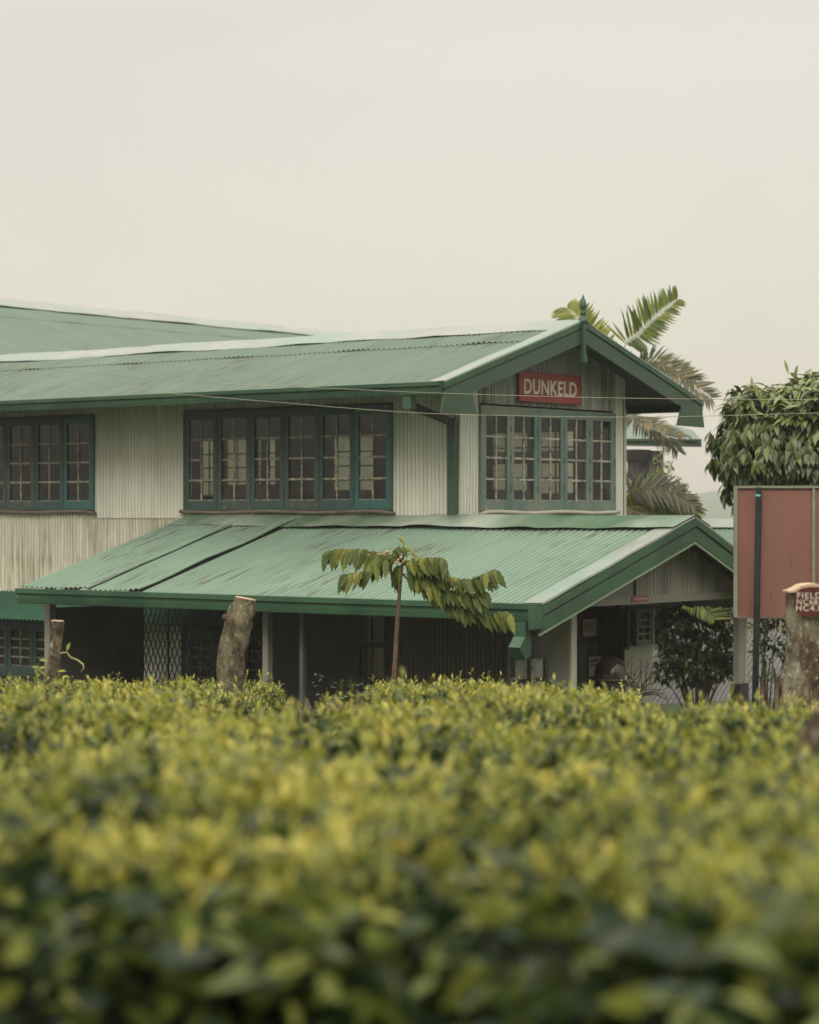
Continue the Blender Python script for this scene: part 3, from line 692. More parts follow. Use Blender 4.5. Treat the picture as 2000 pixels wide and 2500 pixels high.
# gable infill: tie beam, boarded part and corrugated part
YB = -3.60
def pz(a): return (PZ + .2972*a if a < 0 else PZ - PR*a) - .03
b = MB(); b.box(-2.75, 3.25, YB-.04, YB+.04, -1.265, -1.155); build('tie_beam', b, M['greyboard'], pc, FB)
XS = -.80
b = MB(); b.prism([(-3.45, -1.155), (XS, -1.155), (XS, pz(XS)), (-3.45, pz(-3.45))], lambda p, q, t: (p, t, q), YB-.012, YB+.005)
build('gable_board', b, M['greyboard'], pc, FB)
b = MB(); b.corr((0, YB, 0), (1,0,0), (0,0,1), (0,-1,0), XS+.03, 3.1, -1.155, lambda a: max(-1.15, pz(a)), amp=.014, p=.09); build('gable_sheet', b, M['infill'], pc, FB)
b = MB(); b.box(XS-.01, XS+.03, YB-.035, YB-.005, -1.155, pz(XS)-.02); build('batten', b, M['dark'], pc, FB)
# posts
b = MB(); b.box(-2.34, -2.21, -3.62, -3.25, GZ, -1.2); build('post', b, M['cream'], pc, FB)
b = MB(); b.box(-2.36, -2.345, -3.60, -3.27, GZ, -1.22); build('post_board', b, M['greyboard'], pc, FB)
b = MB(); b.box(2.06, 2.26, -3.62, -3.52, -2.53, -1.26); b.box(2.25, 2.275, -3.63, -3.51, -2.53, -1.26, 2); b.box(2.03, 2.29, -3.65, -3.49, GZ, -2.53, 1); build('post', b, [M['greyboard'], M['iron'], M['cream']], pc, FB)
for y, w_, m in ((.93, .10, 'greyboard'), (.27, .07, 'partition')):
    b = MB(); b.box(-3.25, -3.25+w_, y, y+w_, GZ, -1.15); build('post', b, M[m], pc, FB)
b = MB(); b.box(-3.31, -3.18, 5.34, 5.46, GZ, -1.16); build('post', b, M['greyboard'], pc, FB)
b = MB(); b.box(-3.18, -1.27, 5.38, 5.41, GZ, -1.47); build('partition', b, M['partition'], pc, FB)
# folding lattice gate
b = MB(); yA, yB = 5.36, 2.70; zb, zt = GZ+.3, -1.42
def lat(x, y0, y1, sw, sh, wd):
    n = int(round((y0-y1)/sw))
    for i in range(-int((zt-zb)/sh)-1, n+1):
        for sg in (1, -1):
            # a diagonal starting at bottom
            ya = y0 - i*sw
            pts = []
            k = (zt-zb)/sh
            P = [(ya, zb), (ya-sw*k, zt)] if sg > 0 else [(ya, zt), (ya-sw*k, zb)]
            (p0, q0), (p1, q1) = P
            t0 = max(0, (p0-y0)/(p0-p1)) if p0 > y0 else 0; t1 = min(1, (p0-y1)/(p0-p1)) if p1 < y1 else 1
            if t1-t0 < .02: continue
            b.beam((x+.006*sg, p0+(p1-p0)*t0, q0+(q1-q0)*t0), (x+.006*sg, p0+(p1-p0)*t1, q0+(q1-q0)*t1), .008, .016, up=(1,0,0))
lat(-1.28, yA, 4.3, .105, .25, 0); lat(-1.28, 4.29, yB, .066, .25, 0)
for y in (yA, 4.8, 4.295, 3.5, yB): b.box(-1.29, -1.27, y-.012, y+.012, zb, zt)
build('lattice_gate', b, M['iron'], pc, FB)
# ground-floor front room under the porch
rm = thing('ground_room', 'dark ground-floor room with corrugated walls in the shade under the porch roof', 'room', (-.75, 0, GZ), FB)
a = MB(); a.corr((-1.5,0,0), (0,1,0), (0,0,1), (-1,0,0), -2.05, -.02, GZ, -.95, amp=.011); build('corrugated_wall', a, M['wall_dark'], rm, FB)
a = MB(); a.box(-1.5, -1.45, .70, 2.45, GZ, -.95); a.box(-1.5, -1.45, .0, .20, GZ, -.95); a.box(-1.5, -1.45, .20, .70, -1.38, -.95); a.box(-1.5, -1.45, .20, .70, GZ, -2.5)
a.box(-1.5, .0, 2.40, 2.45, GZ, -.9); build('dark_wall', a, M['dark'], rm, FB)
fr = MB(); fr.box(-1.52, -1.50, .18, .22, -2.5, -1.38); fr.box(-1.52, -1.5, .68, .72, -2.5, -1.38)
ww = build('window', fr, M['dark'], rm, FB)
b = MB(); b.box(-1.515, -1.49, .22, .68, -1.98, -1.90); b.box(-1.512, -1.492, .44, .46, -2.5, -1.38); b.box(-1.514, -1.491, .22, .68, -2.5, -2.42); build('muntin', b, M['dark'], ww, FB)
gl = MB(); gl.quad((-1.495, .22, -2.5), (-1.495, .68, -2.5), (-1.495, .68, -1.38), (-1.495, .22, -1.38)); build('glass', gl, M['glass'], ww, FB)
b = MB(); b.box(-1.30, -1.28, .2, .7, -2.5, -1.4); build('pale_reflection_panel', b, M['cream'], ww, FB)  # pale panel added behind the glass to imitate bright reflections
b = MB()
for k in range(11): b.box(-1.53-.008*(k % 2), -1.50, -2.62, -2.08, -2.72+k*.085, -2.72+k*.085+.078)
build('slatted_shutter', b, paint('dull_red_slats', (.085,.02,.016), (.11,.03,.022), 4), rm, FB)
b = MB(); b.box(-1.5, -1.45, -2.64, -2.06, -1.78, -.95); b.box(-1.5, -1.44, -2.64, -2.06, GZ, -2.74); build('shutter_surround', b, M['teal'], rm, FB)
# black-framed glazed door leaf standing open beside the porch post
b = MB(); x0, x1, z0, z1 = -2.92, -2.02, GZ, -1.66; yy = -3.02
for (p, q, s_, t) in ((x0, x0+.11, z0, z1), (x1-.10, x1, z0, z1), (x0+.11, x1-.10, z1-.30, z1), (x0+.11, x1-.10, -2.27, -2.22), (x0+.11, x1-.10, -2.8, -2.7), (x0+.11, x1-.1, z0, z0+.3)):
    b.box(p, q, yy-.025, yy+.025, s_, t)
b.box((x0+x1)/2-.03, (x0+x1)/2+.03, yy-.022, yy+.022, -3.5, z1-.30)
dr = build('glazed_door', b, M['iron'], rm, FB)
b = MB(); b.quad((x0+.11, yy, -3.5), (x1-.1, yy, -3.5), (x1-.1, yy, z1-.3), (x0+.11, yy, z1-.3))
build('painted_reflection_pane', b, paint('painted_reflection_pane', (.34,.34,.31), (.42,.42,.38), 7, (1,1,1), .25, spots=((.12,.08,.06), 16, (1,1,.5), .57)), dr, FB)  # pale mottled sheet with the glass reflections painted into its colour
# small office at the back right of the porch
of = thing('porch_office', 'small office with pale front and casement window under the right end of the porch roof', 'room', (2.6, -.8, GZ), FB)
a = MB(); a.corr((2.25,0,0), (0,1,0), (0,0,1), (-1,0,0), -1.5, -1.09, GZ, -1.3, amp=.011, lift=None); a.box(1.25, 1.40, -1.12, -1.06, GZ, -1.3)
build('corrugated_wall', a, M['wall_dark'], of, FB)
a = MB(); a.corr((0,-1.5,0), (1,0,0), (0,0,1), (0,-1,0), 2.25, 3.07, GZ, -2.09, amp=.004); a.box(2.25, 3.07, -1.5, -1.44, -1.48, -1.3); a.box(3.0, 3.07, -1.52, -1.44, -2.09, -1.48)
a.box(3.02, 3.07, -1.44, -.1, GZ, -1.3); build('front_wall', a, M['gable'], of, FB)
fr = MB(); fr.box(2.27, 3.0, -1.55, -1.45, -1.50, -1.46); fr.box(2.27, 2.30, -1.55, -1.45, -2.07, -1.50); fr.box(2.97, 3.0, -1.55, -1.45, -2.07, -1.50); fr.box(2.25, 3.08, -1.58, -1.45, -2.11, -2.07, 1)
ow = build('window', fr, [M['teal'], M['sill_p']], of, FB)
casement('x', -1.5, 2.52, 2.97, -2.07, -1.51, [M['teal_g'], M['putty_d'], M['iron']], ow, M['glass'], stile=.06, top=.06, bot=.07)
b = MB(); b.box(2.30, 2.52, -1.50, -1.46, -2.07, -2.02); b.box(2.48, 2.52, -1.5, -1.46, -2.02, -1.5); build('fixed_light', b, M['teal'], ow, FB)
b = MB(); b.box(2.35, 2.9, -.5, -.45, -2.3, -1.5); build('back_board', b, M['greyboard'], of, FB)
a = MB(); a.box(1.48, 2.18, -1.10, -1.06, GZ, -1.42)
dd = build('door', a, M['dark'], of, FB)
a = MB(); a.box(1.40, 1.48, -1.13, -1.05, GZ, -1.34); a.box(2.18, 2.25, -1.13, -1.05, GZ, -1.34); a.box(1.48, 2.18, -1.13, -1.05, -1.42, -1.34); build('door_frame', a, M['iron'], dd, FB)
a = MB(); a.box(1.56, 1.80, -1.115, -1.10, -2.9, -2.0); a.box(1.88, 2.10, -1.115, -1.10, -2.9, -2.0); build('door_panel', a, paint('dark_green_panel', (.03,.038,.03), (.045,.052,.04), 3), dd, FB)
# notices and small sign
def board(name, x0, x1, y, z0, z1, mat, lab, cat, frame_m=None, parent=None):
    b = MB(); b.box(x0, x1, y-.012, y, z0, z1)
    t = thing(name, lab, cat, ((x0+x1)/2, y, (z0+z1)/2), FB); build('board', b, mat, t, FB); return t
ls = board('small_sign', -.905, -.485, YB-.041, -1.232, -1.160, M['red'], 'tiny red LEAF RECEIVING plate on the grey beam of the porch gable', 'sign')
text('LEAF RECEIVING', 'lettering', ls, M['letter'], .34, .030, FB @ Matrix.Translation((-.695, YB-.058, -1.196)) @ UP)
ps = board('wall_notice', 1.63, 2.00, -1.135, -1.90, -1.64, M['poster'], 'pale notice with a dark red round mark high on the dark porch door', 'notice')
b = MB(); cx_, cz_ = 1.715, -1.765
for rr, d_, mi in ((.062, .0005, 0), (.045, .002, 1), (.024, .0035, 0)):
    n = len(b.v); K = 20
    for ring in (0, 1):
        for k in range(K): b.v.append((cx_+rr*math.cos(2*math.pi*k/K), -1.149-d_-.002*(1-ring), cz_+rr*1.15*math.sin(2*math.pi*k/K)))
    b.face([n+k for k in range(K)], mi)
    for k in range(K): b.face((n+k, n+(k+1) % K, n+K+(k+1) % K, n+K+k), mi)
build('round_mark', b, [paint('dark_red_print', (.16,.04,.03), (.2,.05,.04), 5), M['poster']], ps, FB)
b = MB()
for z_, w_, x_ in ((-1.69, .17, 1.79), (-1.735, .14, 1.80), (-1.78, .17, 1.79), (-1.825, .15, 1.80)): b.box(x_, x_+w_, -1.1495, -1.147, z_-.010, z_+.010)
build('printed_lines', b, paint('grey_print', (.09,.08,.065), (.12,.10,.08), 5), ps, FB)
ps = board('wall_notice', 1.80, 2.12, -1.135, -2.52, -2.22, M['poster'], 'lower pale notice near the foot of the dark porch door, just above the hedge', 'notice')
b = MB(); b.box(1.84, 2.02, -1.1495, -1.147, -2.30, -2.27); b.box(1.84, 2.06, -1.1495, -1.147, -2.37, -2.345); build('printed_lines', b, M['iron'], ps, FB)
# rounded hood in front of the door
h = thing('lidded_bin', 'dark rounded glossy dome-topped bin standing before the porch door', 'bin', (-.12, -2.8, GZ), FB)
b = MB(); prof = [(.22, GZ), (.235, -2.36)]; b.lathe(-.12, -2.8, prof, 20); build('body', b, M['dark'], h, FB)
b = MB(); b.lathe(-.12, -2.8, [(.25, -2.37), (.25, -2.34), (.24, -2.27), (.215, -2.19), (.17, -2.12), (.11, -2.07), (.05, -2.05), (.005, -2.045)], 24); build('lid', b, M['hood'], h, FB)
b = MB(); b.lathe(-.12, -2.8, [(.258, -2.385), (.258, -2.36)], 24); build('rim', b, M['brownframe'], h, FB)
# ---------------------------------------------------------------- rear annex right of the gable
ax = thing('rear_annex', 'low green-roofed rear annex seen past the right edge of the gable wall', 'building', (11.5, 6, GZ), FB)
AZ = 1.48
b = MB(); Xa, Xb, Ya, Yb = 8.0, 12.55, 3.45, 11.0
rg = [(9.2, 5.9, 2.35), (11.0, 6.0, 2.35)]
def rt(px, py, Z): p = at(px, py, Z); v = FB.inverted() @ p; return v
E0 = rt(1712, 1072, 46); E1 = rt(1440, 1070, 50.5); T0 = rt(1655, 1040, 49.5); T1 = rt(1430, 1010, 54)
n_ = 46
for i in range(n_):
    for j, (A_, B_) in enumerate(((E0, E1), (T0, T1))):
        p = A_.lerp(B_, i/(n_-1)); p = p + Vector((0, 0, .010*(i % 2))); b.v.append(tuple(p))
for i in range(n_-1): a = 2*i; b.face((a, a+1, a+3, a+2), 0, False)
nE = len(b.v); b.v += [tuple(E0), tuple(rt(1690, 1050, 52)), tuple(T0)]; b.face((nE, nE+1, nE+2))
build('roof', b, M['roof_far'], ax, FB)
b = MB(); dE = (E1-E0).normalized(); nE_ = Vector((dE.y, -dE.x, 0)); 
if (FB.to_3x3() @ nE_).y > 0: nE_ = -nE_
E0b = E0 + Vector((0,0,-.0)); b.prism([(0,.0),(.12,.0),(.12,-.06),(.085,-.075),(.10,-.15),(0,-.16)], lambda p, q, t: tuple(E0b + nE_*p + dE*t + Vector((0,0,q))), -.02, (E1-E0).length)
build('gutter', b, M['board'], ax, FB)
b = MB()
def apost(px, w_, Z, ztop, zbot, off=0.0):
    p = rt(px, 1100, Z); b.box(p.x-w_/2, p.x+w_/2, p.y-.05, p.y+.05, zbot, ztop)
E2 = rt(1622, 1085, 47.2)
b.box(E2.x-.55, E2.x-.05, E2.y+.3, E2.y+4.5, 1.05, 1.30)
build('beam', b, M['dark'], ax, FB)
b = MB(); p = rt(1577, 1100, 49); b.box(p.x-.15, p.x+.22, p.y-.3, p.y+.35, GZ, 1.32); build('wall_pier', b, M['partition'], ax, FB)
b = MB(); p = rt(1540, 1100, 49.5); b.box(p.x-.05, p.x+.05, p.y-.05, p.y+.05, GZ, 1.3); build('post', b, M['dark'], ax, FB)
b = MB(); p = rt(1592, 1100, 48.6); b.box(p.x-.03, p.x+.04, p.y-.05, p.y+.05, GZ, 1.3); build('corner_post', b, M['greyboard'], ax, FB)
# ---------------------------------------------------------------- roof seen behind the porch gable
br = thing('back_shed', 'green corrugated shed roof showing between the porch gable and the red board', 'building', (8.5, -1.5, GZ), FB)
b = MB(); b.corr((7.4, 0, -.17), (0,1,0), Vector((-1,0,-.36)).normalized(), Vector((-.36,0,1)).normalized(), -4.5, 4.0, .12, 3.2, p=.09, amp=.013); build('roof', b, M['roof_back'], br, FB)
b = MB(); b.quad((7.42, -4.5, -.115), (7.42, 4.0, -.115), (7.02, 4.0, -.265), (7.02, -4.5, -.265)); b.quad((7.42, -4.5, -.115), (7.8, -4.5, -.25), (7.8, 4.0, -.25), (7.42, 4.0, -.115)); build('ridge_cap', b, M['flash_pale'], br, FB)
for s_ in (-4.35, 3.8):
    b = MB(); b.box(7.3, 7.42, s_, s_+.12, GZ, -.2); build('post', b, M['dark'], br, FB)
# zinc shed low behind the shrubs
zs = thing('zinc_shed', 'bare grey zinc sheet roof of a low shed behind the shrubs', 'shed', at(1800, 1700, 44) )
b = MB(); zc = at(1800, 1560, 47)
dU = Vector((.86, .50, .0)); dV = Vector((-.42, -.72, -.50)).normalized(); nn = dU.cross(dV); nn = -nn if nn.z < 0 else nn; nn.normalize()
b.corr(tuple(zc), dU, dV, nn, -5, 6, -.2, 3.4, p=.13, amp=.022); build('roof', b, M['zinc'], zs)
b = MB(); q0 = zc+dU*-4.8+Vector((0,.3,-.2)); q1 = zc+dU*5.8+Vector((0,.3,-.2)); b.beam((q0.x,q0.y,(q0.z+GZ)/2), (q1.x,q1.y,(q0.z+GZ)/2), .08, abs(q0.z-GZ)); build('wall', b, M['dark'], zs)
# ---------------------------------------------------------------- red board on posts at the right
bb = thing('notice_board', 'faded brick-red board in a steel frame on a dark pole at the right edge', 'board', (at(1840, 0, 27).x, 27, GZ))
t0 = at(1794, 1187, 27); X0 = t0.x; X1 = X0+2.6; zt_ = at(0, 1192, 27).z; zb_ = at(0, 1503, 27).z
b = MB(); b.box(X0+.03, X1-.03, 27.0, 27.03, zb_+.0, zt_-.0); build('panel', b, M['bboard'], bb)
b = MB(); b.box(X0-.01, X0+.03, 26.97, 27.04, zb_-.02, zt_+.03); b.box(X1-.03, X1+.01, 26.97, 27.04, zb_-.02, zt_+.03)
b.box(X0+.03, X1-.03, 26.972, 27.04, zt_, zt_+.03); b.box(X0+.92, X0+.955, 26.975, 27.0, zb_, zt_); b.box(X0+1.8, X0+1.835, 26.975, 27.0, zb_, zt_); build('frame', b, M['bframe'], bb)
b = MB(); b.box(X0+.03, X1-.03, 26.972, 27.04, zb_-.03, zb_); build('bottom_rail', b, M['brownframe'], bb)
b = MB(); b.tube([(X0+.20, 26.9, GZ), (X0+.275, 26.9, zt_+.01)], .037, 14); build('pole', b, M['pole'], bb)
b = MB(); b.tube([(X0+.268, 26.9, zt_-.11), (X0+.27, 26.9, zt_-.075)], .0385, 14); build('band', b, M['turq'], bb)
b = MB(); b.tube([(X0+2.2, 26.9, GZ), (X0+2.2, 26.9, zt_+.01)], .048, 14); build('pole', b, M['pole'], bb)
# ---------------------------------------------------------------- overhead wires
def wire(pts, lab):
    P = [at(px, py, Z) for px, py, Z in pts]
    # smooth through the points
    Q = []
    for i in range(len(P)-1):
        a = P[max(i-1,0)]; b_ = P[i]; c = P[i+1]; d = P[min(i+2, len(P)-1)]
        for k in range(6):
            t = k/6; Q.append(.5*((2*b_)+(-a+c)*t+(2*a-5*b_+4*c-d)*t*t+(-a+3*b_-3*c+d)*t**3))
    Q.append(P[-1]); m = MB(); m.tube(Q, .0036, 6)
    o = build('overhead_wire', m, paint('pale_wire_sheath', (.26,.24,.165), (.31,.285,.20), 3), base=Q[0]); tag(o, lab, 'wire', 'overhead wires')
wire([(-60,884,31.5),(0,890,31.4),(290,917,30.8),(520,936,30.3),(852,950,29.6),(1000,957,29.3),(1300,967,28.6),(1600,973,28),(2000,976,27.2),(2100,975,27)], 'upper thin wire passing over the lower edge of the red name sign')
wire([(-60,882,31.3),(0,893,31.2),(145,920,30.9),(290,944,30.6),(417,960,30.3),(700,984,29.7),(1000,1007,29),(1300,1016,28.4),(1600,1018,27.8),(2000,1008,27),(2100,1003,26.8)], 'lower thin wire passing across the tops of the gable windows')
# ================================================================ vegetation
def nrm(a): return a/np.maximum(np.linalg.norm(a, axis=1, keepdims=True), 1e-9)
def leaves(P, D, U, Ln, Wd, curl, fold, tone, seg=2, prof=1.0, twist=0.0):
    """batch of leaf blades: base points P, directions D, face normals U"""
    n = len(P); D = nrm(D); S = nrm(np.cross(D, U)); U = np.cross(S, D)
    Ln = np.broadcast_to(Ln, n); Wd = np.broadcast_to(Wd, n); curl = np.broadcast_to(curl, n); fold = np.broadcast_to(fold, n)
    vs = []
    for k in range(seg+1):
        t = k/seg
        wv = {0: .08, seg: .02}.get(k, math.sin(math.pi*t**prof)) 
        c = P + D*(Ln*t)[:, None] - U*(curl*Ln*t*t)[:, None]
        e = S*(Wd*.5*wv)[:, None]; up = U*(Wd*.5*wv*fold)[:, None]
        vs += [c-e+up, c, c+e+up]
    V = np.stack(vs, 1).reshape(-1, 3); m = 3*(seg+1)
    f = []
    for k in range(seg):
        a = 3*k; f += [(a, a+1, a+4, a+3), (a+1, a+2, a+5, a+4)]
    F = (np.array(f)[None] + (np.arange(n)*m)[:, None, None]).reshape(-1, 4)
    return V, F, np.repeat(np.clip(tone, 0, 1), m)
def merge(parts):
    V = []; F = []; T = []; o = 0
    for v, f, t in parts: V.append(v); F.append(f+o); T.append(t); o += len(v)
    return np.concatenate(V), np.concatenate(F), np.concatenate(T)
def rdir(n, zlo=-1, zhi=1):
    z = rng.uniform(zlo, zhi, n); a = rng.uniform(0, 2*np.pi, n); r = np.sqrt(np.maximum(0, 1-z*z))
    return np.stack([r*np.cos(a), r*np.sin(a), z], 1)
# ---------------------------------------------------------------- tea field
_ph = rng.uniform(0, 6.28, 40); _dr = rng.uniform(0, 6.28, 40)
def vnoise(X, Y, s, i):
    r = 0
    for k in range(5):
        a = _dr[i+k]; r = r + np.sin((X*np.cos(a)+Y*np.sin(a))*s*(1+.37*k)+_ph[i+k])
    return r/2.6
GAPS = []                # (x, y, half-length, half-width, depth, tilt)
def gap(px0, px1, py, wy, depth, dz=0.0, tilt=0.0):
    Z = 2252/(py-HY-321); wy *= min(1., Z*(py-HY-216)/4173); x0 = (px0-1000)/FPX*Z; x1 = (px1-1000)/FPX*Z
    GAPS.append(((x0+x1)/2, Z, (x1-x0)/2, wy, depth, tilt))
gap(-400, 640, 1716, .9, .17); gap(880, 1500, 1724, .8, .15); gap(690, 870, 1686, 6.5, .8); gap(560, 640, 1672, 1.2, .12); gap(930, 1010, 1668, 1.2, .1); gap(1330, 1420, 1668, 1.4, .12)
gap(420, 620, 1905, .3, .3); gap(820, 1050, 1850, .3, .3); gap(250, 380, 1960, .2, .3); gap(1480, 1640, 1905, .25, .3); gap(900, 1000, 2100, .14, .3); gap(1350, 1480, 2090, .14, .3); gap(60, 330, 1722, .75, .30); gap(-200, 200, 1885, .42, .35, tilt=.1); gap(640, 880, 1712, 1.5, .55)
gap(1000, 1200, 1728, .6, .25); gap(1380, 1900, 1815, .45, .26); gap(1130, 1330, 2010, .26, .26); gap(1700, 1960, 1990, .22, .19)
gap(330, 500, 1745, .35, .15); gap(950, 1080, 1975, .22, .2); gap(1650, 1760, 2230, .2, .2); gap(520, 700, 2080, .2, .18)
gap(1250, 1420, 2190, .2, .2); gap(0, 160, 2090, .2, .15); gap(560, 760, 1850, .35, .12); gap(1500, 1560, 1740, .6, .15)
def zfront(X): return 3.85 - .36*np.clip((X+.05)/.55, -.6, 1.2) + .12*np.sin(X*6.1+.6) + .07*np.sin(X*14.3)
def zfar(X, Y):
    px = 1000 + X/np.maximum(Y, .1)*FPX
    return np.where(px > 1560, 15.6 + .8*np.sin(X*2.2), 22.6 + .5*np.sin(X*1.9+1))
def rowphase(X, Y): return Y*1.9 + .8*np.sin(X*1.1) + .5*np.sin(X*.37+1)
def rowfront(X, Y):
    f = rowphase(X, Y)/np.pi; f = f - np.floor(f)          # 0 at the near foot of a row
    return np.exp(-((f-.10)/.12)**2)
def crease(X, Y):
    return np.abs(np.sin(X*2.3+.9*np.sin(Y*.8))*.55)*0 + np.minimum(np.abs(np.sin(X*2.3+.9*np.sin(Y*.8)))*1.25, np.abs(np.sin(rowphase(X, Y))))
def gapmask(X, Y):
    g = np.zeros(np.shape(X))
    for gx, gy, hl_, hw, dp, tl in GAPS:
        if dp < .12: continue
        dx = (X-gx)/max(hl_, .05); dy = (Y-gy-tl*(X-gx))/hw; g = np.maximum(g, np.exp(-(np.abs(dx)**3)-dy**4))
    return g
def canopy(X, Y):
    am = np.clip(Y/11, .38, 1.)
    z = -(0.407 + .058*Y) + am*(.040*vnoise(X, Y, 1.9, 0) + .022*vnoise(X, Y, 5.0, 6) + .012*vnoise(X, Y, 11.0, 12))
    px = 1000 + X/np.maximum(Y, .1)*FPX
    z = z - .10*np.clip((Y-7)/5, 0, 1)*np.clip((px-1430)/220, 0, 1)
    z = z - .05*np.exp(-((Y-20)/2.5)**2)*np.clip((px-1150)/300, 0, 1)
    for gx, gy, hl_, hw, dp, tl in GAPS:
        dx = (X-gx)/max(hl_, .05); dy = (Y-gy-tl*(X-gx))/hw
        z = z - 1.25*dp*min(1, gy/9)*np.exp(-(np.abs(dx)**3)-dy**4)
    # plucking-table bushes: soft creases between them
    z = z - .08*np.clip((Y-14)/5, 0, 1) - am*.11*(1-np.abs(np.sin(rowphase(X, Y)))**.7) + am*.02
    z = z - am*.25*np.exp(-(crease(X, Y)/.19)**2) + am*.05*np.sin(np.floor((X*2.3+.9*np.sin(Y*.8))/np.pi)*12.9+np.floor(rowphase(X, Y)/np.pi)*78.2)
    d = Y - zfront(X); z = z - .25*np.exp(-np.clip(d, 0, 9)/.10)*.6
    return z
def field_pts(n, ylo=3.2, yhi=23.6, half=.32):
    # density falls with distance
    Y = ylo + (yhi-ylo)*rng.uniform(0, 1, int(n*2.4))
    wX = half*Y+.5; wmax = half*yhi+.5
    keep = rng.uniform(0, 1, len(Y)) < wX/wmax
    Y = Y[keep]; X = rng.uniform(-1, 1, len(Y))*(half*Y+.5)
    k = (Y > zfront(X)) & (Y < zfar(X, Y))
    return X[k], Y[k]
parts = []
# plucked shoots: a bud and a fan of young leaves
X, Y = field_pts(80000)
keep = (gapmask(X, Y) < .22) & ((crease(X, Y) > .15) | (rng.uniform(0, 1, len(X)) < .15)); X = X[keep]; Y = Y[keep]
Z = canopy(X, Y)
n = len(X); big = 1 + .12*np.clip((6-Y)/2, 0, 1)
tall = rng.gamma(1.5, .018, n); P0 = np.stack([X, Y, Z + tall - .02], 1)
kind = np.clip(.62 + .05*np.clip((8-Y)/3, 0, 1) + .13*vnoise(X, Y, 2.3, 20) + rng.normal(0, .17, n) - .34*np.exp(-(crease(X, Y)/.25)**2) - .42*rowfront(X, Y), .1, 1)  # tone lowered in creases and row fronts: older leaves plus painted shade
for k in range(6):
    ang = 2.4*k + rng.uniform(0, 6.28, n)
    el = np.array([1.25, .95, .75, .45, .25, .05])[k] + rng.normal(0, .25, n)
    D = np.stack([np.cos(ang)*np.cos(el), np.sin(ang)*np.cos(el), np.sin(el)], 1)
    U = np.stack([-np.cos(ang)*np.sin(el), -np.sin(ang)*np.sin(el), np.cos(el)], 1)
    ln = np.array([.034, .042, .052, .062, .07, .078])[k]*rng.uniform(.75, 1.3, n)*big
    tn = kind + np.array([.24, .2, .10, -.08, -.25, -.40])[k] + rng.normal(0, .07, n)
    off = np.array([0, -.004, -.012, -.03, -.05, -.07])[k]
    P = P0 + np.array([0, 0, 1.])*off
    parts.append(leaves(P, D, U, ln, ln*np.array([.28,.36,.40,.42,.44,.45])[k], rng.uniform(-.1, .35, n), .35, tn, seg=2, prof=.9))
# taller stray shoots on the far rim and here and there
X, Y = field_pts(2600); n = len(X); Z = canopy(X, Y); hs = rng.uniform(.05, .15, n)
for k in range(7):
    f_ = k/6; ang = rng.uniform(0, 6.28, n); el = .3 + .9*f_ + rng.normal(0, .15, n)
    D = np.stack([np.cos(ang)*np.cos(el), np.sin(ang)*np.cos(el), np.sin(el)], 1); U = np.stack([-np.cos(ang)*np.sin(el), -np.sin(ang)*np.sin(el), np.cos(el)], 1)
    ln = (.075-.03*f_)*rng.uniform(.8, 1.2, n)
    parts.append(leaves(np.stack([X, Y, Z + hs*f_], 1), D, U, ln, ln*.36, rng.uniform(0, .3, n), .3, .45+.4*f_+rng.normal(0, .1, n), seg=2))
# mature leaves inside the table
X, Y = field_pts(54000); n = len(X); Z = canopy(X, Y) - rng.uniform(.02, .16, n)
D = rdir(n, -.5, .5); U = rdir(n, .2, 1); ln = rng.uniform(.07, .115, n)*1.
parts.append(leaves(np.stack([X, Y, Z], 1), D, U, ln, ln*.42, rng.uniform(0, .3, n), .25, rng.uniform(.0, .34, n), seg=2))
# the near face of the hedge and the far rim
n = 5200; X = rng.uniform(-2.0, 2.0, n); d = rng.gamma(1.2, .09, n); h_ = rng.uniform(0, 1, n)**1.3*.9
Y = zfront(X) + d*.9 - .10 + .05*rng.normal(0, 1, n); Z = canopy(X, zfront(X)+.3) - h_
D = rdir(n, -.7, .5); U = rdir(n, .0, 1); ln = rng.uniform(.07, .12, n)*np.where(h_ > .5, 1.1, 1)
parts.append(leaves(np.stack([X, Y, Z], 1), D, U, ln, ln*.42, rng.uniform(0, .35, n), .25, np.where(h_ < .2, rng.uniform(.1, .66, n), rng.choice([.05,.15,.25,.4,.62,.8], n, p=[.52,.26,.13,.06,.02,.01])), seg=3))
n = 9000; X = rng.uniform(-7.6, 7.6, n); Y = np.where(X*FPX/20 > 560, 15.6, 22.6); Y = zfar(X, Y); h_ = rng.uniform(0, 1, n)
Z = canopy(X, Y-.4) - h_*.9; D = rdir(n, -.6, .6); U = rdir(n, 0, 1); ln = rng.uniform(.06, .10, n)
parts.append(leaves(np.stack([X, Y+rng.uniform(-.25, .1, n), Z], 1), D, U, ln, ln*.42, .2, .25, rng.uniform(.1, .6, n)))
# faces of the gaps get older leaves on their sides
for gx, gy, hl_, hw, dp, tl in GAPS:
    n = int(900*hl_*(1+2*dp)); X = gx + rng.uniform(-1.2, 1.2, n)*hl_; Y = gy + tl*(X-gx) + rng.uniform(-1.5, 1.5, n)*hw
    Z = canopy(X, Y) + rng.uniform(-.05, .08, n); D = rdir(n, -.3, .8); U = rdir(n, .0, 1); ln = rng.uniform(.06, .10, n)
    parts.append(leaves(np.stack([X, Y, Z], 1), D, U, ln, ln*.42, .2, .25, rng.uniform(.05, .5, n)))
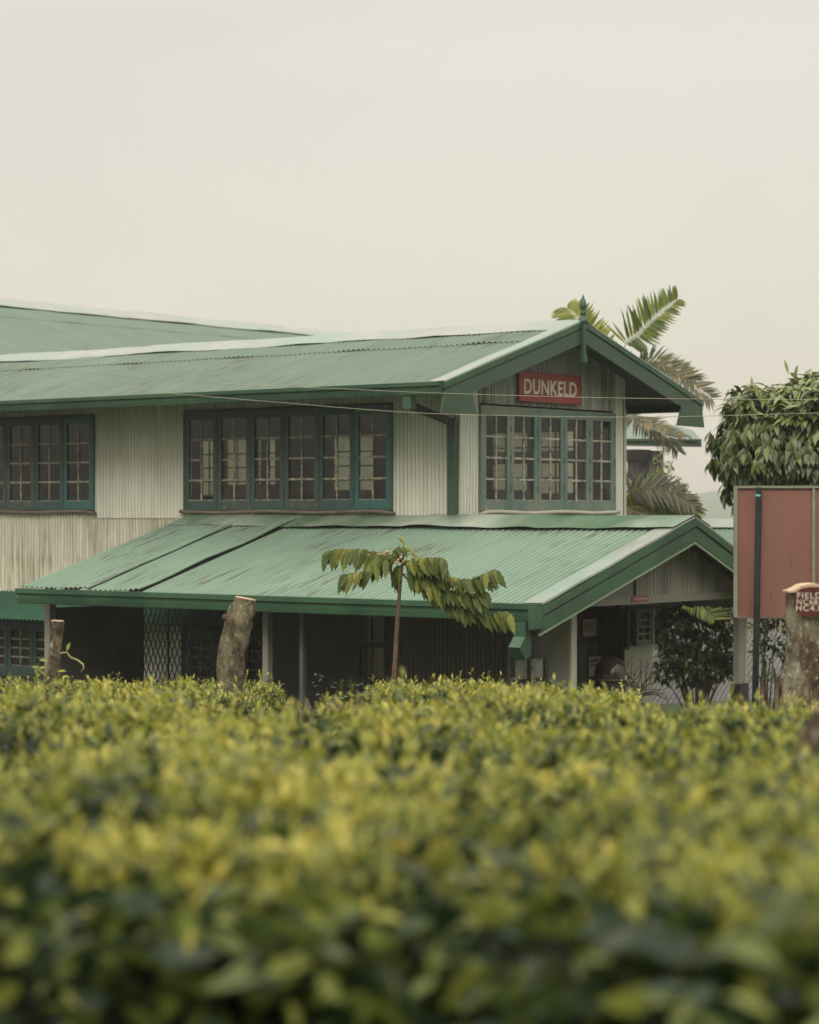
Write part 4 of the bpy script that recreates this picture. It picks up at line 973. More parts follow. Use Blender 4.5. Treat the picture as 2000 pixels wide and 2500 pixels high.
# a few big yellowed and pale leaves
for px, py, Zd, ln_, dx, dz, tn in ((560,2095,4.1,.055,-.5,-.6,1.),(600,2062,4.2,.085,1,.2,1.),(905,2235,3.85,.055,.7,.1,.8),(560,2200,3.9,.045,.1,1,.6),(460,2330,3.7,.04,0,1,.97),(1770,2430,3.2,.08,1,-.15,.62),(200,2090,4.2,.05,.2,1,.9),(1700,2010,4.6,.075,.8,.6,.6),(1050,2390,3.6,.06,.1,1,.5)):
    P = np.array([at(px, py, Zd)]); parts.append(leaves(P, np.array([[dx, -.2, dz]]), np.array([[-.3*dz, -.6, abs(dx)+.3]]), ln_, ln_*.38, .35, .2, np.array([tn]), seg=5))
V, F, T = merge(parts)
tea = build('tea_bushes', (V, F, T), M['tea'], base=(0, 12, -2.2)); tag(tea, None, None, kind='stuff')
# woody interior below the leaves
st = MB(); nx_, ny_ = 120, 150
for i in range(nx_):
    for j in range(ny_):
        t = j/(ny_-1); Y = 3.0 + 20.8*t**1.4; X = (-1+2*i/(nx_-1))*(.32*Y+.5)
        zf = float(zfront(np.array(X))); zr_ = float(zfar(np.array(X), np.array(Y)))
        z = float(canopy(np.array(X), np.array(Y))) - .16
        if Y < zf+.22: z = ground_z(X, Y)+.02
        if Y > zr_-.25: z = ground_z(X, Y)+.02
        st.v.append((X, Y, z))
for i in range(nx_-1):
    for j in range(ny_-1): a = i*ny_+j; st.face((a, a+ny_, a+ny_+1, a+1), 0, True)
tag(build('tea_thicket', st, M['thatch'], base=(0, 12, -2.2)), None, None, kind='stuff')
sm = MB()
for i in range(200):
    X = random.uniform(-1.8, 1.8); Y = float(zfront(np.array(X))) + random.uniform(.0, .25); z0 = ground_z(X, Y); zt = float(canopy(np.array(X), np.array(Y)+.2))-.06
    a = random.uniform(-.22, .22); b_ = random.uniform(-.12, .12)
    sm.tube([(X, Y, z0+.1), (X+a*.4, Y+b_*.5, (z0+zt)/2), (X+a, Y+b_, zt)], [.008, .006, .003], 5, cap=False)
tag(build('tea_stems', sm, paint('dark_tea_stem', (.030,.024,.016), (.048,.038,.025), 12., rough=.9), base=(0, 4, -1.5)), None, None, kind='stuff')
# dry grass tuft in the gap
n = 70; bx_ = at(800, 1752, 13.2); P = np.array(bx_)[None] + rng.normal(0, 1, (n, 3))*np.array([.14, .10, .01]); P[:, 2] -= .06
D = np.stack([rng.normal(0, .35, n), rng.normal(0, .35, n), np.ones(n)], 1); V, F, T = leaves(P, D, rdir(n), rng.uniform(.10, .22, n), .006, .25, .1, np.full(n, 1.), seg=4)
o = build('dry_grass', (V, F, T), leafmat('dry_grass_blade', [(0,(.30,.24,.12)),(1,(.42,.34,.18))], .7, .2), base=bx_); tag(o, None, None, kind='stuff')
# ---------------------------------------------------------------- cut shade-tree trunks standing in the tea
def stump(label, pts, radii, mat, cutm, knobs=(), seed=1, n=22, cut_tilt=(0, 0)):
    random.seed(seed); base = Vector(pts[0])
    t = thing('cut_trunk', label, 'tree stump', base, group='pruned shade-tree trunks in the tea')
    # resample
    P = [Vector(p) for p in pts]; Q = []; Rr = []
    for i in range(len(P)-1):
        a = P[max(i-1,0)]; b = P[i]; c = P[i+1]; d = P[min(i+2, len(P)-1)]
        for k in range(6):
            u = k/6; Q.append(.5*((2*b)+(-a+c)*u+(2*a-5*b+4*c-d)*u*u+(-a+3*b-3*c+d)*u**3)); Rr.append(radii[i]+(radii[i+1]-radii[i])*u)
    Q.append(P[-1]); Rr.append(radii[-1])
    ph = [random.uniform(0, 6.28) for _ in range(6)]
    def rj(i, k):
        a = 2*math.pi*k/n; z = i*.35
        return 1 + .05*math.sin(2*a+ph[0]+z*.7) + .04*math.sin(3*a+ph[1]-z*1.1) + .025*math.sin(5*a+ph[2]+z*1.9) + .02*math.sin(z*2.3+ph[3]) + random.uniform(-.018, .018)
    b = MB(); b.tube(Q, Rr, n, cap=False, rj=rj)
    K = len(Q)
    top = [Vector(v) for v in b.v[(K-1)*n:K*n]]; c = sum(top, Vector())/n
    for kb, (p, r, d) in enumerate(knobs):
        p = Vector(p); d = Vector(d); b.tube([p-d*r*.6, p+d*r*.5, p+d*r*1.15, p+d*r*1.4], [r*1.1, r*1.0, r*.72, r*.3], 10, jit=.08)
    build('trunk', b, mat, t)
    cc = MB(); ax_ = (Q[-1]-Q[-2]).normalized()
    cc.v = [tuple(c+ax_*.006)] + [tuple(c+(v-c)*.97+ax_*.004) for v in top] + [tuple(v) for v in top]
    for k in range(n):
        j = (k+1) % n; cc.face((0, 1+k, 1+j)); cc.face((1+k, 1+n+k, 1+n+j, 1+j))
    build('cut_face', cc, cutm, t); return t, Q
def px_pts(rows, Z, flare=0):
    """rows of (left px, right px, y px) -> centre points and radii"""
    P = []; Rr = []
    for l, r, y in rows: P.append(at((l+r)/2, y, Z)); Rr.append((r-l)/2/FPX*Z)
    return P, Rr
P, Rr = px_pts([(522,592,1800),(526,590,1700),(530,596,1640),(534,600,1590),(541,612,1545),(548,618,1515),(563,624,1488),(574,624,1461)], 18.6)
stump('thick lichen-spotted cut trunk leaning right, in front of the lattice gate', P, Rr, M['bark'], M['cut'], [(at(553,1508,18.55), .028, (-.9,.1,.3))], 3)
P, Rr = px_pts([(104,144,1730),(106,144,1672),(112,146,1630),(119,148,1600),(123,150,1570),(125,154,1540),(125,157,1516)], 18.2)
t_, _ = stump('thin rough brown cut trunk at the far left with a curling green tendril', P, Rr, M['bark'], M['cut'], [(at(128,1560,18.2), .012, (-.8,-.4,.3))], 5)
b = MB(); tp = [(146,1595),(163,1593),(172,1605),(190,1612),(203,1622),(205,1632),(197,1640)]; b.tube([at(x, y, 18.1+.05*math.sin(i)) for i, (x, y) in enumerate(tp)], .0065, 6); build('tendril', b, paint('pale_green_tendril', (.28,.26,.10), (.34,.31,.13), 4), t_)
n = 9; P = np.array([at(*q, 18.05) for q in ((118,1615),(112,1628),(98,1632),(140,1640),(150,1652),(112,1650),(100,1645),(163,1590),(140,1590))])
V, F, T = leaves(P, np.array([[-.9,-.2,.3],[-.9,-.2,-.2],[-.8,-.3,.3],[.8,-.3,.2],[.7,-.4,.1],[-.5,-.3,.6],[-.7,0,-.4],[.2,-.2,.7],[.4,-.6,.5]]), np.tile([[0,-.5,.85]], (n,1)), .075, .036, .2, .2, rng.uniform(.55, .85, n), seg=4)
build('leaf_sprig', (V, F, T), M['tea'], t_)
P, Rr = px_pts([(1904,2030,1790),(1908,2028,1690),(1914,2026,1640),(1918,2028,1590),(1920,2030,1540),(1921,2032,1490),(1922,2036,1446)], 16.4)
stump('broad pale-barked cut trunk at the right edge carrying a red field plate', P, Rr, M['bark_l'], M['cut'], [], 9)
P, Rr = px_pts([(1925,1975,1960),(1932,1985,1890),(1944,2003,1840),(1962,2030,1790),(1985,2054,1745)], 7.0)
stump('blurred brown pruned stub leaning into view at the lower right edge', P, Rr, M['bark'], M['cut'], [(at(1936,1872,6.95), .014, (-.6,-.5,.5))], 12)
# raised pale wood rim and the field plate on the broad trunk
fp = thing('field_plate', 'dark red oval plate lettered FIELD, NC6B, HC4.0 nailed to the broad trunk', 'plate', at(1984, 1470, 16.19))
Zp = 16.19; cP = at(1984, 1470, Zp); pxm = Zp/FPX; b = MB(); poly = []
for i in range(40):
    a = 2*math.pi*i/40; c_, s_ = math.cos(a), math.sin(a); rx = 47*pxm; rz_ = (37 if s_ > 0 else 35)*pxm; e_ = .8
    poly.append((cP.x+rx*math.copysign(abs(c_)**e_, c_), cP.z+rz_*math.copysign(abs(s_)**e_, s_)))
b.prism(poly, lambda p, q, t: (p, t, q), Zp-.016, Zp+.0); build('plate', b, paint('oxblood_plate_paint', (.075,.014,.011), (.10,.02,.015), 9, rough=.45), fp)
for body, xl, xr, yt, yb in (('FIELD.', 1947, 2012, 1447, 1461), ('NC6B', 1946, 1997, 1463, 1476), ('HC4.0', 1944, 2008, 1477, 1492)):
    c_ = at((xl+xr)/2, (yt+yb)/2, Zp-.018); text(body, 'lettering', fp, M['letter'], (xr-xl)*pxm, (yb-yt)*pxm, Matrix.Translation(c_) @ UP, extrude=.001, bold=.0, space=1.15)
b = MB(); rim = [(1925,1443),(1937,1441),(1948,1435),(1957,1429),(1972,1426),(1990,1425),(2006,1427),(2020,1433),(2034,1440)]
lo = [(1925,1447),(1940,1446),(1950,1442),(1960,1436),(1972,1434),(1990,1434),(2004,1437),(2018,1443),(2034,1447)]
poly = [(at(x, y, 16.25).x, at(x, y, 16.25).z) for x, y in rim] + [(at(x, y, 16.25).x, at(x, y, 16.25).z) for x, y in lo[::-1]]
b.prism(poly[::-1], lambda p, q, t: (p, t, q), 16.215, 16.50)
tr_ = [o for o in bpy.data.objects if o.get('label', '').startswith('broad pale')][0]; build('wood_rim', b, M['cut'], tr_)
# ---------------------------------------------------------------- sapling with hanging leaves
sp = thing('sapling', 'young tree with thin bare stem and drooping leaves before the porch roof', 'tree', at(961, 1700, 22), )
ZS = 22.0
b = MB(); tr = [(961,1760,9.5),(962,1660,9),(966,1600,8.5),(968,1560,7.5),(972,1500,7),(976,1440,6),(980,1395,5.5),(984,1370,4)]
b.tube([at(x, y, ZS) for x, y, r_ in tr], [r_/FPX*ZS*.72 for *_, r_ in tr], 10, jit=.16)
b.tube([at(974,1406,ZS), at(985,1404,ZS-.02), at(992,1400,ZS-.04)], .006, 6)
b.tube([at(984,1374,ZS), at(1010,1392,ZS-.05), at(1050,1418,ZS-.1)], [.012,.010,.007], 6); b.tube([at(979,1396,ZS), at(1000,1420,ZS+.1), at(1060,1440,ZS+.15)], [.010,.008,.005], 6)
build('trunk', b, M['stem'], sp)
brs = [([(984,1374),(955,1356),(925,1350),(880,1344),(840,1343),(800,1350)], .32, 34, 60, -.1), ([(960,1362),(930,1372),(900,1396),(865,1402),(845,1408)], .35, 22, 58, .1),
       ([(984,1372),(1000,1368),(1030,1366),(1060,1362),(1080,1368)], .3, 34, 60, 0), ([(984,1378),(975,1385),(968,1398),(966,1410)], .3, 12, 50, -.1),
       ([(1000,1376),(1030,1392),(1060,1400),(1110,1416),(1150,1416),(1190,1398),(1204,1396)], .35, 42, 58, .15), ([(990,1376),(1010,1400),(1040,1420),(1060,1430)], .2, 34, 66, .1),
       ([(1040,1400),(1060,1432),(1100,1446),(1150,1452),(1185,1448)], .3, 34, 58, .1), ([(1060,1430),(1100,1475),(1140,1490),(1190,1502),(1230,1496),(1242,1500)], .3, 36, 58, .15),
       ([(984,1372),(986,1350),(987,1322)], .0, 0, 0, 0), ([(984,1372),(960,1345),(975,1335),(990,1340)], .1, 8, 30, 0)]
LP = []; bm_ = MB()
for pl_, dep, cnt, ll, dy in brs:
    pts = [at(x, y, ZS - dep*i/(len(pl_)-1)*(.8 if dy >= 0 else -.6)) for i, (x, y) in enumerate(pl_)]
    bm_.tube(pts, [.012-.008*i/(len(pts)-1) for i in range(len(pts))], 6)
    cnt = int(cnt*2.1)
    for k in range(cnt):
        t = (.12+.88*(k+.5)/cnt)*(len(pts)-1); i = min(int(t), len(pts)-2); p = pts[i].lerp(pts[i+1], t-i); ax_ = (pts[i+1]-pts[i]).normalized()
        side = 1 if k % 2 else -1
        d = Vector((ax_.x*.35+random.gauss(0, .18), side*.30+random.gauss(0, .12), -1.05+random.gauss(0, .2)))
        LP.append((p+Vector((0, 0, .004)), d, ll*random.uniform(.72, 1.12)/FPX*ZS, random.random(), side, ax_))
build('branches', bm_, M['twig'], sp)
n = len(LP); P = np.array([l[0] for l in LP]); 
D0 = np.array([(l[5].x*.6+random.gauss(0,.3), l[4]*.7, random.uniform(-.1,.6)) for l in LP]); D0 = nrm(D0)
# arching leaf: start outward, curve downward: custom multi-segment blade with wavy edge
seg = 9; Vs = []; cur = P.copy(); Ln = np.array([l[2] for l in LP]); D1 = nrm(np.array([l[1] for l in LP])); Wl = Ln*rng.uniform(.25, .34, n)
Tn = np.clip(np.array([.25+.5*l[3]**1.5 for l in LP]) + rng.normal(0, .05, n), 0, 1)
Rj = rng.normal(0, .75, (n, 3))*np.array([1, .6, .3])
for k in range(seg+1):
    t = k/seg; a = min(1, t*2.6); D = nrm(D0*(1-a)+D1*a)
    if k: cur = cur + D*(Ln/seg)[:, None]
    S = nrm(np.cross(D, np.tile([[.25, -1.0, .25]], (n, 1)) + .6*D0 + Rj))
    Un = np.cross(S, D); wv = (math.sin(math.pi*min(1, t**.8))*.95+.03)*(1+.13*(1 if k % 2 else -1)*(1 if 1 < k < seg else 0))
    Vs += [cur-S*(Wl*.5*wv)[:, None]-Un*(Wl*.16*wv*(1 if k % 2 else .5))[:, None], cur, cur+S*(Wl*.5*wv)[:, None]-Un*(Wl*.16*wv*(.5 if k % 2 else 1))[:, None]]
V = np.stack(Vs, 1).reshape(-1, 3); m_ = 3*(seg+1); f = []
for k in range(seg): a = 3*k; f += [(a, a+1, a+4, a+3), (a+1, a+2, a+5, a+4)]
F = (np.array(f)[None]+(np.arange(n)*m_)[:, None, None]).reshape(-1, 4)
build('leaves', (V, F, np.repeat(Tn, m_)), M['sap'], sp)
bl = MB()
for x, y, r_ in [(935,1353,6),(944,1350,7),(925,1352,5),(975,1365,7),(985,1372,8),(995,1370,7),(1005,1376,7),(1012,1372,6),(968,1372,6),(1060,1420,6),(1070,1428,6),(1052,1416,5),(900,1356,4),(1080,1432,5),(885,1402,5),(1175,1492,6),(1165,1488,5),(1040,1402,5)]:
    for _ in range(5):
        c = at(x+random.uniform(-5,5), y+random.uniform(-4,4), ZS-.05+random.uniform(-.06,.06)); rr = r_/FPX*ZS*random.uniform(.3, .6)
        bl.tube([c-Vector((0,0,rr)), c-Vector((0,0,rr*.4)), c+Vector((0,0,rr*.4)), c+Vector((0,0,rr))], [rr*.3, rr, rr*.9, rr*.25], 6, jit=.15)
build('flower_buds', bl, paint('cream_buds', (.34,.27,.12), (.42,.34,.18), 9), sp)
n = 10; P = np.array([at(*q, ZS-.02) for q in ((987,1330),(987,1332),(988,1338),(986,1322),(987,1345),(985,1350),(975,1352),(1000,1352),(962,1348),(1005,1355))])
V, F, T = leaves(P, np.array([[.8,-.2,-.3],[-.4,0,.8],[.9,-.1,-.3],[-.5,-.2,.7],[-.7,-.1,.4],[.9,0,.3],[-.7,0,.3],[.8,-.1,-.1],[.6,-.1,.5],[.9,-.2,-.3]]), np.tile([[0,-.6,.8]], (n,1)), rng.uniform(.07,.12,n), .03, .2, .2, rng.uniform(.75,.95,n), seg=4)
build('top_sprig', (V, F, T), M['sap'], sp)
# ---------------------------------------------------------------- palms
def frond(parent, spine, width, droop, count, mat, tone=(.3,.8), up=(0,0,1), base_bare=.12, side_len=None, lw=.05, curl=.25, angle=1.0, thick=.010, wob=.09):
    """pinnate frond along a 3D spine; up = normal of the blade at mid length"""
    P = [Vector(p) for p in spine]; Q = []
    for i in range(len(P)-1):
        a = P[max(i-1,0)]; b_ = P[i]; c = P[i+1]; d = P[min(i+2, len(P)-1)]
        for k in range(8):
            u = k/8; Q.append(.5*((2*b_)+(-a+c)*u+(2*a-5*b_+4*c-d)*u*u+(-a+3*b_-3*c+d)*u**3))
    Q.append(P[-1]); K = len(Q)
    m = MB(); m.tube(Q, [thick*(1-.85*i/(K-1)) for i in range(K)], 6)
    fr_ = build('frond', m, M['rachis'], parent)
    pts = []; D = []; U = []; Ln = []; T = []; C = []
    Nn = Vector(up).normalized()
    for i in range(count):
        t = base_bare+(1-base_bare)*(i+.5)/count; q = t*(K-1); j = min(int(q), K-2); p = Q[j].lerp(Q[j+1], q-j); ax_ = (Q[j+1]-Q[j]).normalized()
        n_ = (Nn - ax_*Nn.dot(ax_)).normalized(); s_ = ax_.cross(n_)
        env = (math.sin(math.pi*(.12+.80*t))**.6)
        for sd_ in (1, -1):
            wd = width[0] if sd_ > 0 else width[1]
            if wd <= 0: continue
            fwd = angle*(.45+.75*t)
            d = (s_*sd_ + ax_*fwd + n_*.10 + Vector((random.gauss(0, wob), random.gauss(0, wob), random.gauss(0, wob)-droop*.6))).normalized()
            pts.append(p); D.append(d); U.append((n_ + Vector((random.gauss(0,.25), random.gauss(0,.25), 0)))*1.0); Ln.append(wd*env*random.uniform(.86, 1.08)); T.append(random.uniform(*tone)); C.append(droop*random.uniform(.5, 1.3))
    n = len(pts)
    V, F, T = leaves(np.array(pts), np.array(D), np.array(U), np.array(Ln), lw, np.array(C)*curl*2, .35, np.array(T), seg=5, prof=.75)
    build('leaflets', (V, F, T), mat, fr_); return fr_
def palm(label, base, top, r0=.10):
    t = thing('palm_tree', label, 'palm', base, group='feather palms beside the factory')
    m = MB(); b_ = Vector(base); e_ = Vector(top); K = 14
    m.tube([b_.lerp(e_, i/(K-1))+Vector((.05*math.sin(i*.5), 0, 0)) for i in range(K)], [r0*(1.15-.3*i/(K-1))*(1.06 if i % 2 else .97) for i in range(K)], 12); build('trunk', m, M['bark'], t); return t
Zq = 43.5
crown = at(1512, 985, Zq)
pm = palm('tall palm behind the factory gable with fronds above and below the eave', (crown.x, Zq, GZ), crown)
px = lambda *q: [at(x, y, Z_) for x, y, Z_ in q]
frond(pm, px((1512,985,43.5),(1490,900,43.3),(1450,830,43.2),(1410,775,43.1),(1385,752,43.2)), (.46,.66), .05, 44, M['palm'], (.72,1.0), up=(.15,-1,.25), lw=.070, curl=.1, angle=.35)
frond(pm, px((1512,985,43.5),(1522,855,43.2),(1560,815,43),(1600,775,42.9),(1655,730,42.9)), (.44,.60), .12, 38, M['palm'], (.45,.9), up=(-.1,-1,.1), lw=.055, curl=.12, angle=.55, base_bare=.3)
frond(pm, px((1512,985,43.5),(1560,900,43),(1620,905,42.7),(1680,935,42.5),(1738,972,42.4)), (.60,.52), .05, 44, M['drypalm'], (.25,.8), up=(.25,-.9,.5), lw=.05, curl=.15, angle=.7, base_bare=.1)
frond(pm, px((1512,985,43.5),(1545,925,43.2),(1590,880,43.1),(1650,900,43),(1700,930,43)), (.50,.40), .10, 30, M['palm'], (.3,.6), up=(.1,-.8,.5), lw=.05, curl=.2, angle=.7, base_bare=.4)
frond(pm, px((1512,985,43.5),(1545,1020,43),(1590,1040,42.7),(1625,1062,42.5),(1655,1100,42.4)), (.42,.46), .35, 40, M['drypalm'], (.1,.95), up=(.3,-.9,.2), lw=.038, curl=.35, angle=1.0, base_bare=.1)
frond(pm, px((1512,985,43.5),(1550,1025,42.5),(1600,1035,42.2),(1640,1050,42),(1672,1062,41.9)), (.18,.42), .45, 34, M['drypalm'], (.2,1.), up=(.1,-.5,.9), lw=.04, curl=.4, angle=.6, base_bare=.1)
frond(pm, px((1512,985,43.5),(1500,1010,42.8),(1530,1012,42.6),(1560,1020,42.4)), (.30,.25), .3, 18, M['drypalm'], (.1,.6), up=(.1,-.8,.6), lw=.035)
frond(pm, px((1512,985,43.5),(1440,940,44.5),(1370,950,45.3),(1300,1010,45.8)), (.6,.6), .3, 40, M['palm'], (.3,.8), up=(0,-.3,1))
Zq = 41.5; crown2 = at(1512, 1262, Zq)
p2 = palm('lower palm fanning out between the gable corner and the porch ridge', (crown2.x, Zq, GZ), crown2, .09)
frond(p2, px((1512,1262,41.5),(1535,1205,41.3),(1585,1190,41.1),(1640,1200,41),(1695,1235,40.9)), (.52,.45), .22, 40, M['drypalm'], (.1,.6), up=(.1,-.85,.5), lw=.055, curl=.3, angle=.8)
frond(p2, px((1512,1262,41.5),(1560,1240,41.2),(1610,1225,41.2),(1650,1225,41.2),(1690,1250,41.2)), (.68,.45), .02, 44, M['palm'], (.6,.92), up=(.0,-1,.1), lw=.055, curl=.08, angle=.35)
frond(p2, px((1512,1262,41.5),(1570,1262,41.3),(1620,1262,41.2),(1665,1250,41.2),(1700,1232,41.2)), (.5,.42), .05, 40, M['palm'], (.55,.9), up=(.0,-1,.1), lw=.05, curl=.1, angle=.5)
frond(p2, px((1512,1262,41.5),(1530,1240,41.6),(1560,1215,41.7),(1600,1180,41.8),(1612,1170,41.8)), (.35,.35), .2, 22, M['palm'], (.4,.8), up=(.2,-.9,.3), lw=.04)
frond(p2, px((1512,1262,41.5),(1525,1240,41),(1545,1250,40.8),(1575,1285,40.7)), (.4,.4), .5, 26, M['drypalm'], (.2,.9), up=(.1,-.8,.6), lw=.045)
# frond hanging inside the right bay of the porch
cr3 = at(1560, 1440, 36.8)
p3 = palm('small palm behind the porch with one yellowish frond hanging into the open bay', (cr3.x, 36.9, GZ), (cr3.x, 36.9, cr3.z-.1), .05)
frond(p3, [(cr3.x, 36.9, cr3.z-.1)]+px((1650,1450,36.7),(1690,1468,36.5),(1725,1490,36.4),(1745,1512,36.3)), (.22,.56), .05, 46, M['palm'], (.55,1.0), up=(.1,-1,-.1), lw=.034, curl=.1, angle=.55, base_bare=.25)
frond(p3, [(cr3.x, 36.9, cr3.z-.1)]+px((1600,1430,36.7),(1560,1450,36.7),(1530,1500,36.7)), (.4,.4), .3, 30, M['palm'], (.3,.7))
# ---------------------------------------------------------------- round-crowned tree behind the red board
def limb_tree(t, base, fork, tips, r0, mat):
    m = MB(); base = Vector(base); fork = Vector(fork); m.tube([base, base.lerp(fork, .5)+Vector((.03, 0, 0)), fork], [r0, r0*.85, r0*.7], 10, jit=.05)
    for tp in tips:
        tp = Vector(tp); mid = fork.lerp(tp, .5)+Vector((0, 0, .08)); m.tube([fork, mid, tp], [r0*.55, r0*.3, r0*.1], 6)
    build('trunk', m, mat, t)
ZT = 33.0; cT = at(1990, 1092, ZT)
rt_ = thing('round_crown_tree', 'dense round-crowned tree with long glossy drooping leaves above the red board', 'tree', (cT.x, ZT, GZ))
rx, ry, rzz = 236/FPX*ZT, 1.3, 178/FPX*ZT
limb_tree(rt_, (cT.x, ZT, GZ), (cT.x, ZT, cT.z-.9), [(cT.x+a, ZT+b_, cT.z+c_) for a, b_, c_ in ((-1.1,0,.1),(-.6,.5,.6),(.1,-.3,.8),(.7,.2,.6),(1.1,-.1,.1),(-.8,-.6,-.2),(.5,-.7,0))], .11, M['bark'])
parts = []
nc = 900; dv = rdir(nc, -.75, 1)
lump = 1 + .07*np.sin(dv[:,0]*7+1)+.06*np.sin(dv[:,2]*9+2)+.05*np.sin(dv[:,1]*8)
rad = rng.uniform(.80, 1.0, nc)*lump
Cc = np.array([cT.x, ZT, cT.z])[None] + dv*rad[:,None]*np.array([rx, ry, rzz])
Cc[:,2] = np.where(dv[:,2] < 0, Cc[:,2]-.10*rng.uniform(0,1,nc), Cc[:,2])
for k in range(11):
    ang = k*2.4 + rng.uniform(0, 6.28, nc); out_ = nrm(dv*np.array([1,1,.6]))
    tang = np.stack([np.cos(ang), np.sin(ang), np.zeros(nc)], 1)
    D = out_*rng.uniform(.2, .8, (nc,1)) + tang*.75 + np.array([0,0,1.])*(rng.normal(-.45, .35, nc) - .75*(dv[:,2] < .35))[:,None]
    ln = rng.uniform(.15, .24, nc)
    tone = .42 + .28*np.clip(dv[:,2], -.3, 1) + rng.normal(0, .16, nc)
    parts.append(leaves(Cc + rng.normal(0, .03, (nc,3)), D, np.tile([[0,0,1.]], (nc,1)) + .5*out_, ln, ln*rng.uniform(.34, .46, nc), rng.uniform(.15, .6, nc), .3, tone, seg=4, prof=.85))
n = 5200; dv = rdir(n, -.85, 1); Pi = np.array([cT.x, ZT, cT.z])[None] + dv*rng.uniform(.45, .86, (n,1))*np.array([rx, ry, rzz])
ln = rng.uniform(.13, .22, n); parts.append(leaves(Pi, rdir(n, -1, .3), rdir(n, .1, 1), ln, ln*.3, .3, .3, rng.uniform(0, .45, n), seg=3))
P = np.array([at(1836,935,32.6), at(1925,893,32.4), at(1938,905,32.4), at(1850,950,32.5)]); parts.append(leaves(P + np.array([0,0,-.12]), np.array([[.0,0,1],[-.25,0,1],[.3,0,1.],[-.2,0,1]]), np.tile([[.3,-1,0]], (4,1)), .22, .05, .05, .2, np.array([.9,.85,.7,.8]), seg=4))
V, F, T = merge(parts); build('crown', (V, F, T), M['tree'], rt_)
# ---------------------------------------------------------------- shrubs behind the porch
def leafy(name, label, cat, clumps, ZC, leaf, base, mat, tone=(.0,.75), per=26, stems=None, group=None, jz=.25, wr=.36, droop=-.15, accent=.02):
    t = thing(name, label, cat, base, group=group); parts = []
    m = MB(); b0 = Vector(base)
    for (cx, cy, r_) in clumps:
        c = at(cx, cy, ZC + random.uniform(-jz, jz)); rr = r_/FPX*ZC
        mid = b0.lerp(c, .55)+Vector((random.uniform(-.1,.1), 0, .05)); m.tube([b0, mid, c], [.022, .012, .004], 5)
        n = int(per*(r_/30)**1.5)+6; dv = rdir(n); P = np.array(c)[None] + dv*(rng.uniform(.1, 1, (n,1))**.6)*np.array([rr, rr*.9, rr*.8])
        D = dv*.5 + rdir(n)*.6 + np.array([0,0,droop]); ln = leaf*rng.uniform(.7, 1.25, n)
        tn = rng.uniform(tone[0], tone[1], n) + .12*dv[:,2]; tn = np.clip(tn, 0, .88); tn[rng.uniform(0,1,n) < accent] = .97
        parts.append(leaves(P, D, np.tile([[0,-.3,1.]], (n,1))+rdir(n)*.5, ln, ln*wr, rng.uniform(.0,.4,n), .3, tn, seg=3))
    build('stems', m, M['twig'], t); V, F, T = merge(parts); build('foliage', (V, F, T), mat, t); return t
random.seed(21)
cl = []
for x, y, r_ in ((1610,1490,30),(1650,1520,36),(1700,1530,40),(1745,1500,36),(1775,1540,36),(1620,1550,34),(1670,1570,40),(1720,1580,42),(1765,1590,34),(1640,1600,30),(1700,1620,38),(1750,1640,30),(1660,1500,30),(1615,1640,24),(1670,1650,26),(1720,1660,26),(1780,1620,30),(1600,1520,22),(1760,1470,30),(1690,1480,30),(1625,1475,24)): cl.append((x, y, r_))
b0 = at(1700, 1720, 38); leafy('flowering_shrub', 'tall dark green shrub with few orange blossoms behind the open right porch bay', 'shrub', cl, 38, .17, (b0.x, 38, GZ), M['shrub'], per=95, accent=.012)
cl = [(1855,1530,22),(1880,1515,20),(1905,1505,18),(1865,1560,20),(1890,1570,16),(1850,1590,14),(1925,1530,18),(1935,1560,14),(1915,1600,12),(1935,1620,12),(1870,1610,10),(1945,1510,18),(1925,1580,10),(1860,1500,20)]
b0 = at(1868, 1720, 36); leafy('small_tree', 'small dark-leaved tree between the dark pole and the broad trunk', 'tree', cl, 36, .13, (b0.x, 36, GZ), M['shrub'], per=60, accent=.0)
cl = [(1605,1115,12),(1610,1135,10),(1620,1100,9),(1632,1134,8),(1640,1140,7),(1600,1165,12),(1612,1150,10),(1625,1172,10),(1640,1178,9),(1655,1172,7),(1598,1185,12),(1632,1160,6),(1610,1185,10),(1660,1185,8)]
b0 = at(1612, 1260, 47); leafy('slender_tree', 'slender tree with sparse light leaves right beside the rear annex', 'tree', cl, 47, .10, (b0.x, 47, GZ), M['shrub'], tone=(.5,.9), per=52, accent=.04, wr=.4)
# rosette plants: grey-green spiky leaves by the annex and in front of the zinc shed
def rosette(name, label, c, n, ln, mat, tone, wd=.05):
    t = thing(name, label, 'plant', (c[0], c[1], GZ), group='spiky rosette plants'); m = MB(); m.tube([(c[0], c[1], GZ), (c[0]+.02, c[1], c[2])], [.04,.03], 8); build('stem', m, M['twig'], t)
    D = rdir(n, -.1, 1); V, F, T = leaves(np.tile(np.array(c), (n,1)), D, np.tile([[0,0,1.]], (n,1))+rdir(n)*.2, ln*rng.uniform(.7,1.2,n), wd, .25, .4, rng.uniform(*tone, n), seg=5, prof=.6); build('leaves', (V, F, T), mat, t)
gm = leafmat('grey_green_blade', [(0,(.10,.14,.09)),(1,(.26,.30,.20))], .5, .15)
rosette('spiky_plant', 'grey-green spiky plant beside the gable corner under the annex', at(1553,1200,41.9), 26, .42, gm, (0,1)); rosette('spiky_plant', 'upright narrow-leaved plant in front of the zinc roof by the broad trunk', at(1893,1660,33), 16, .42, M['shrub'], (.3,.8), .035)
rosette('spiky_plant', 'low dark spiky plant at the foot of the dark pole', at(1858,1660,33), 18, .34, M['shrub'], (.1,.6), .035)
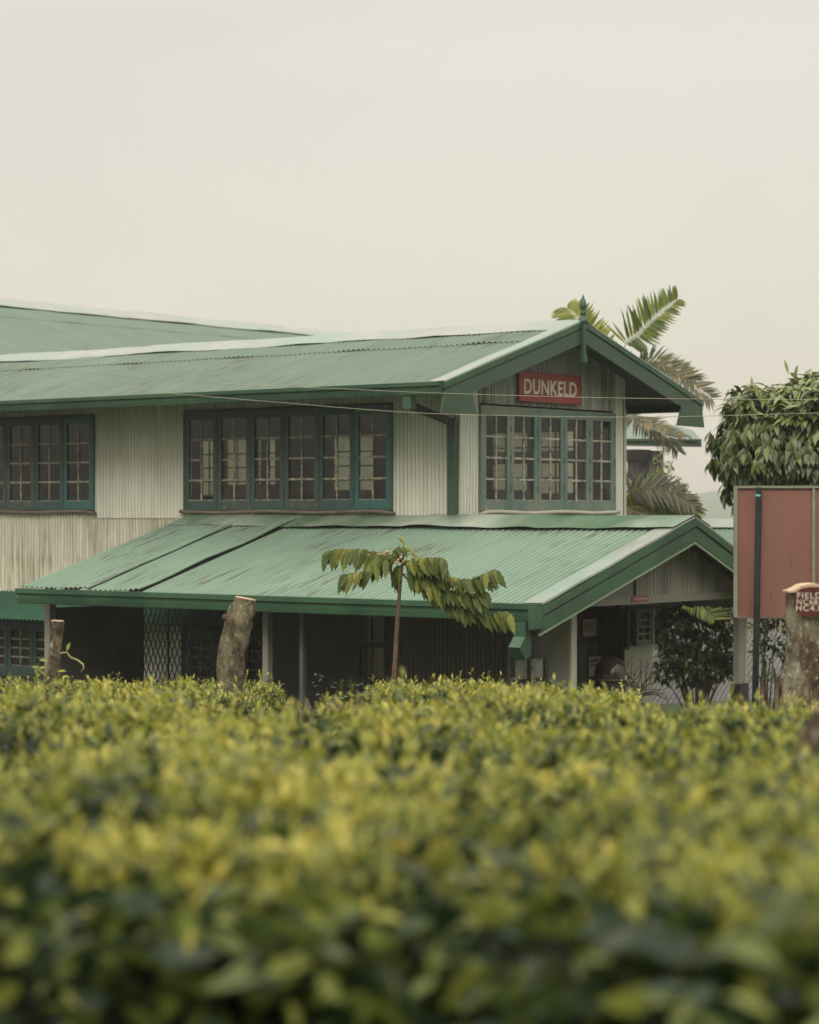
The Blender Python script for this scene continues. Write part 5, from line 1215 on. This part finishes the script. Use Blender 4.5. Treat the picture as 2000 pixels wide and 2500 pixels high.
# bare twiggy bush in front of the office wall
tb = thing('bare_bush', 'leafless twiggy bush in front of the pale office wall', 'shrub', (at(1550,1700,32.2).x, 32.2, GZ)); random.seed(4)
m = MB(); root = at(1555, 1700, 32.2)
for i in range(34):
    a = random.uniform(-1.15, 1.35); p = root + Vector((random.uniform(-.1,.1), random.uniform(-.15,.15), 0)); pts = [p]; d = Vector((math.sin(a)*.9, random.uniform(-.4,.4), math.cos(a)))
    for k in range(5): p = p + d*random.uniform(.09,.15); d = (d+Vector((random.gauss(0,.35), random.gauss(0,.25), random.gauss(-.05,.3)))).normalized(); pts.append(p)
    m.tube(pts, [.008,.007,.006,.005,.004,.003], 5, cap=False)
build('twigs', m, paint('dark_bare_twigs', (.05,.032,.02), (.08,.05,.03), 9), tb)
m = MB(); m.tube([(root.x, root.y, GZ), tuple(root)], [.03,.02], 7); build('stem', m, M['twig'], tb)
# dry reddish plant hanging behind the downpipe
dp = thing('dried_plant', 'dry reddish-brown plant hanging beside the green downpipe', 'plant', at(1325,1560,31.0)); n = 110; c = np.array(at(1325,1505,31.0))
P = c[None] + rng.normal(0,1,(n,3))*np.array([.07,.08,.05]); V, F, T = leaves(P, np.stack([rng.normal(-.25,.35,n), rng.normal(0,.3,n), -np.ones(n)],1), rdir(n), rng.uniform(.12,.3,n), .018, .2, .2, rng.uniform(0,1,n), seg=4)
build('fronds', (V, F, T), leafmat('dry_frond', [(0,(.10,.045,.03)),(.6,(.22,.13,.08)),(1,(.26,.20,.12))], .7, .1), dp)
m = MB(); m.tube([at(1325,1485,31.0), at(1322,1540,31.0)], .01, 6); build('stem', m, M['twig'], dp)
# ---------------------------------------------------------------- mist
hz = MB(); hz.box(-900, 900, -60, 1500, -15, 60)
hm = bpy.data.materials.new('mist'); hm.use_nodes = True; hn = hm.node_tree; hn.nodes.clear()
ho = hn.nodes.new('ShaderNodeOutputMaterial'); hv = hn.nodes.new('ShaderNodeVolumePrincipled'); hv.inputs['Color'].default_value = (.98, .975, .94, 1); hv.inputs['Density'].default_value = .0005; hv.inputs['Anisotropy'].default_value = .0
hn.links.new(hv.outputs[0], ho.inputs['Volume'])
tag(build('haze', hz, hm), None, None, kind='stuff')
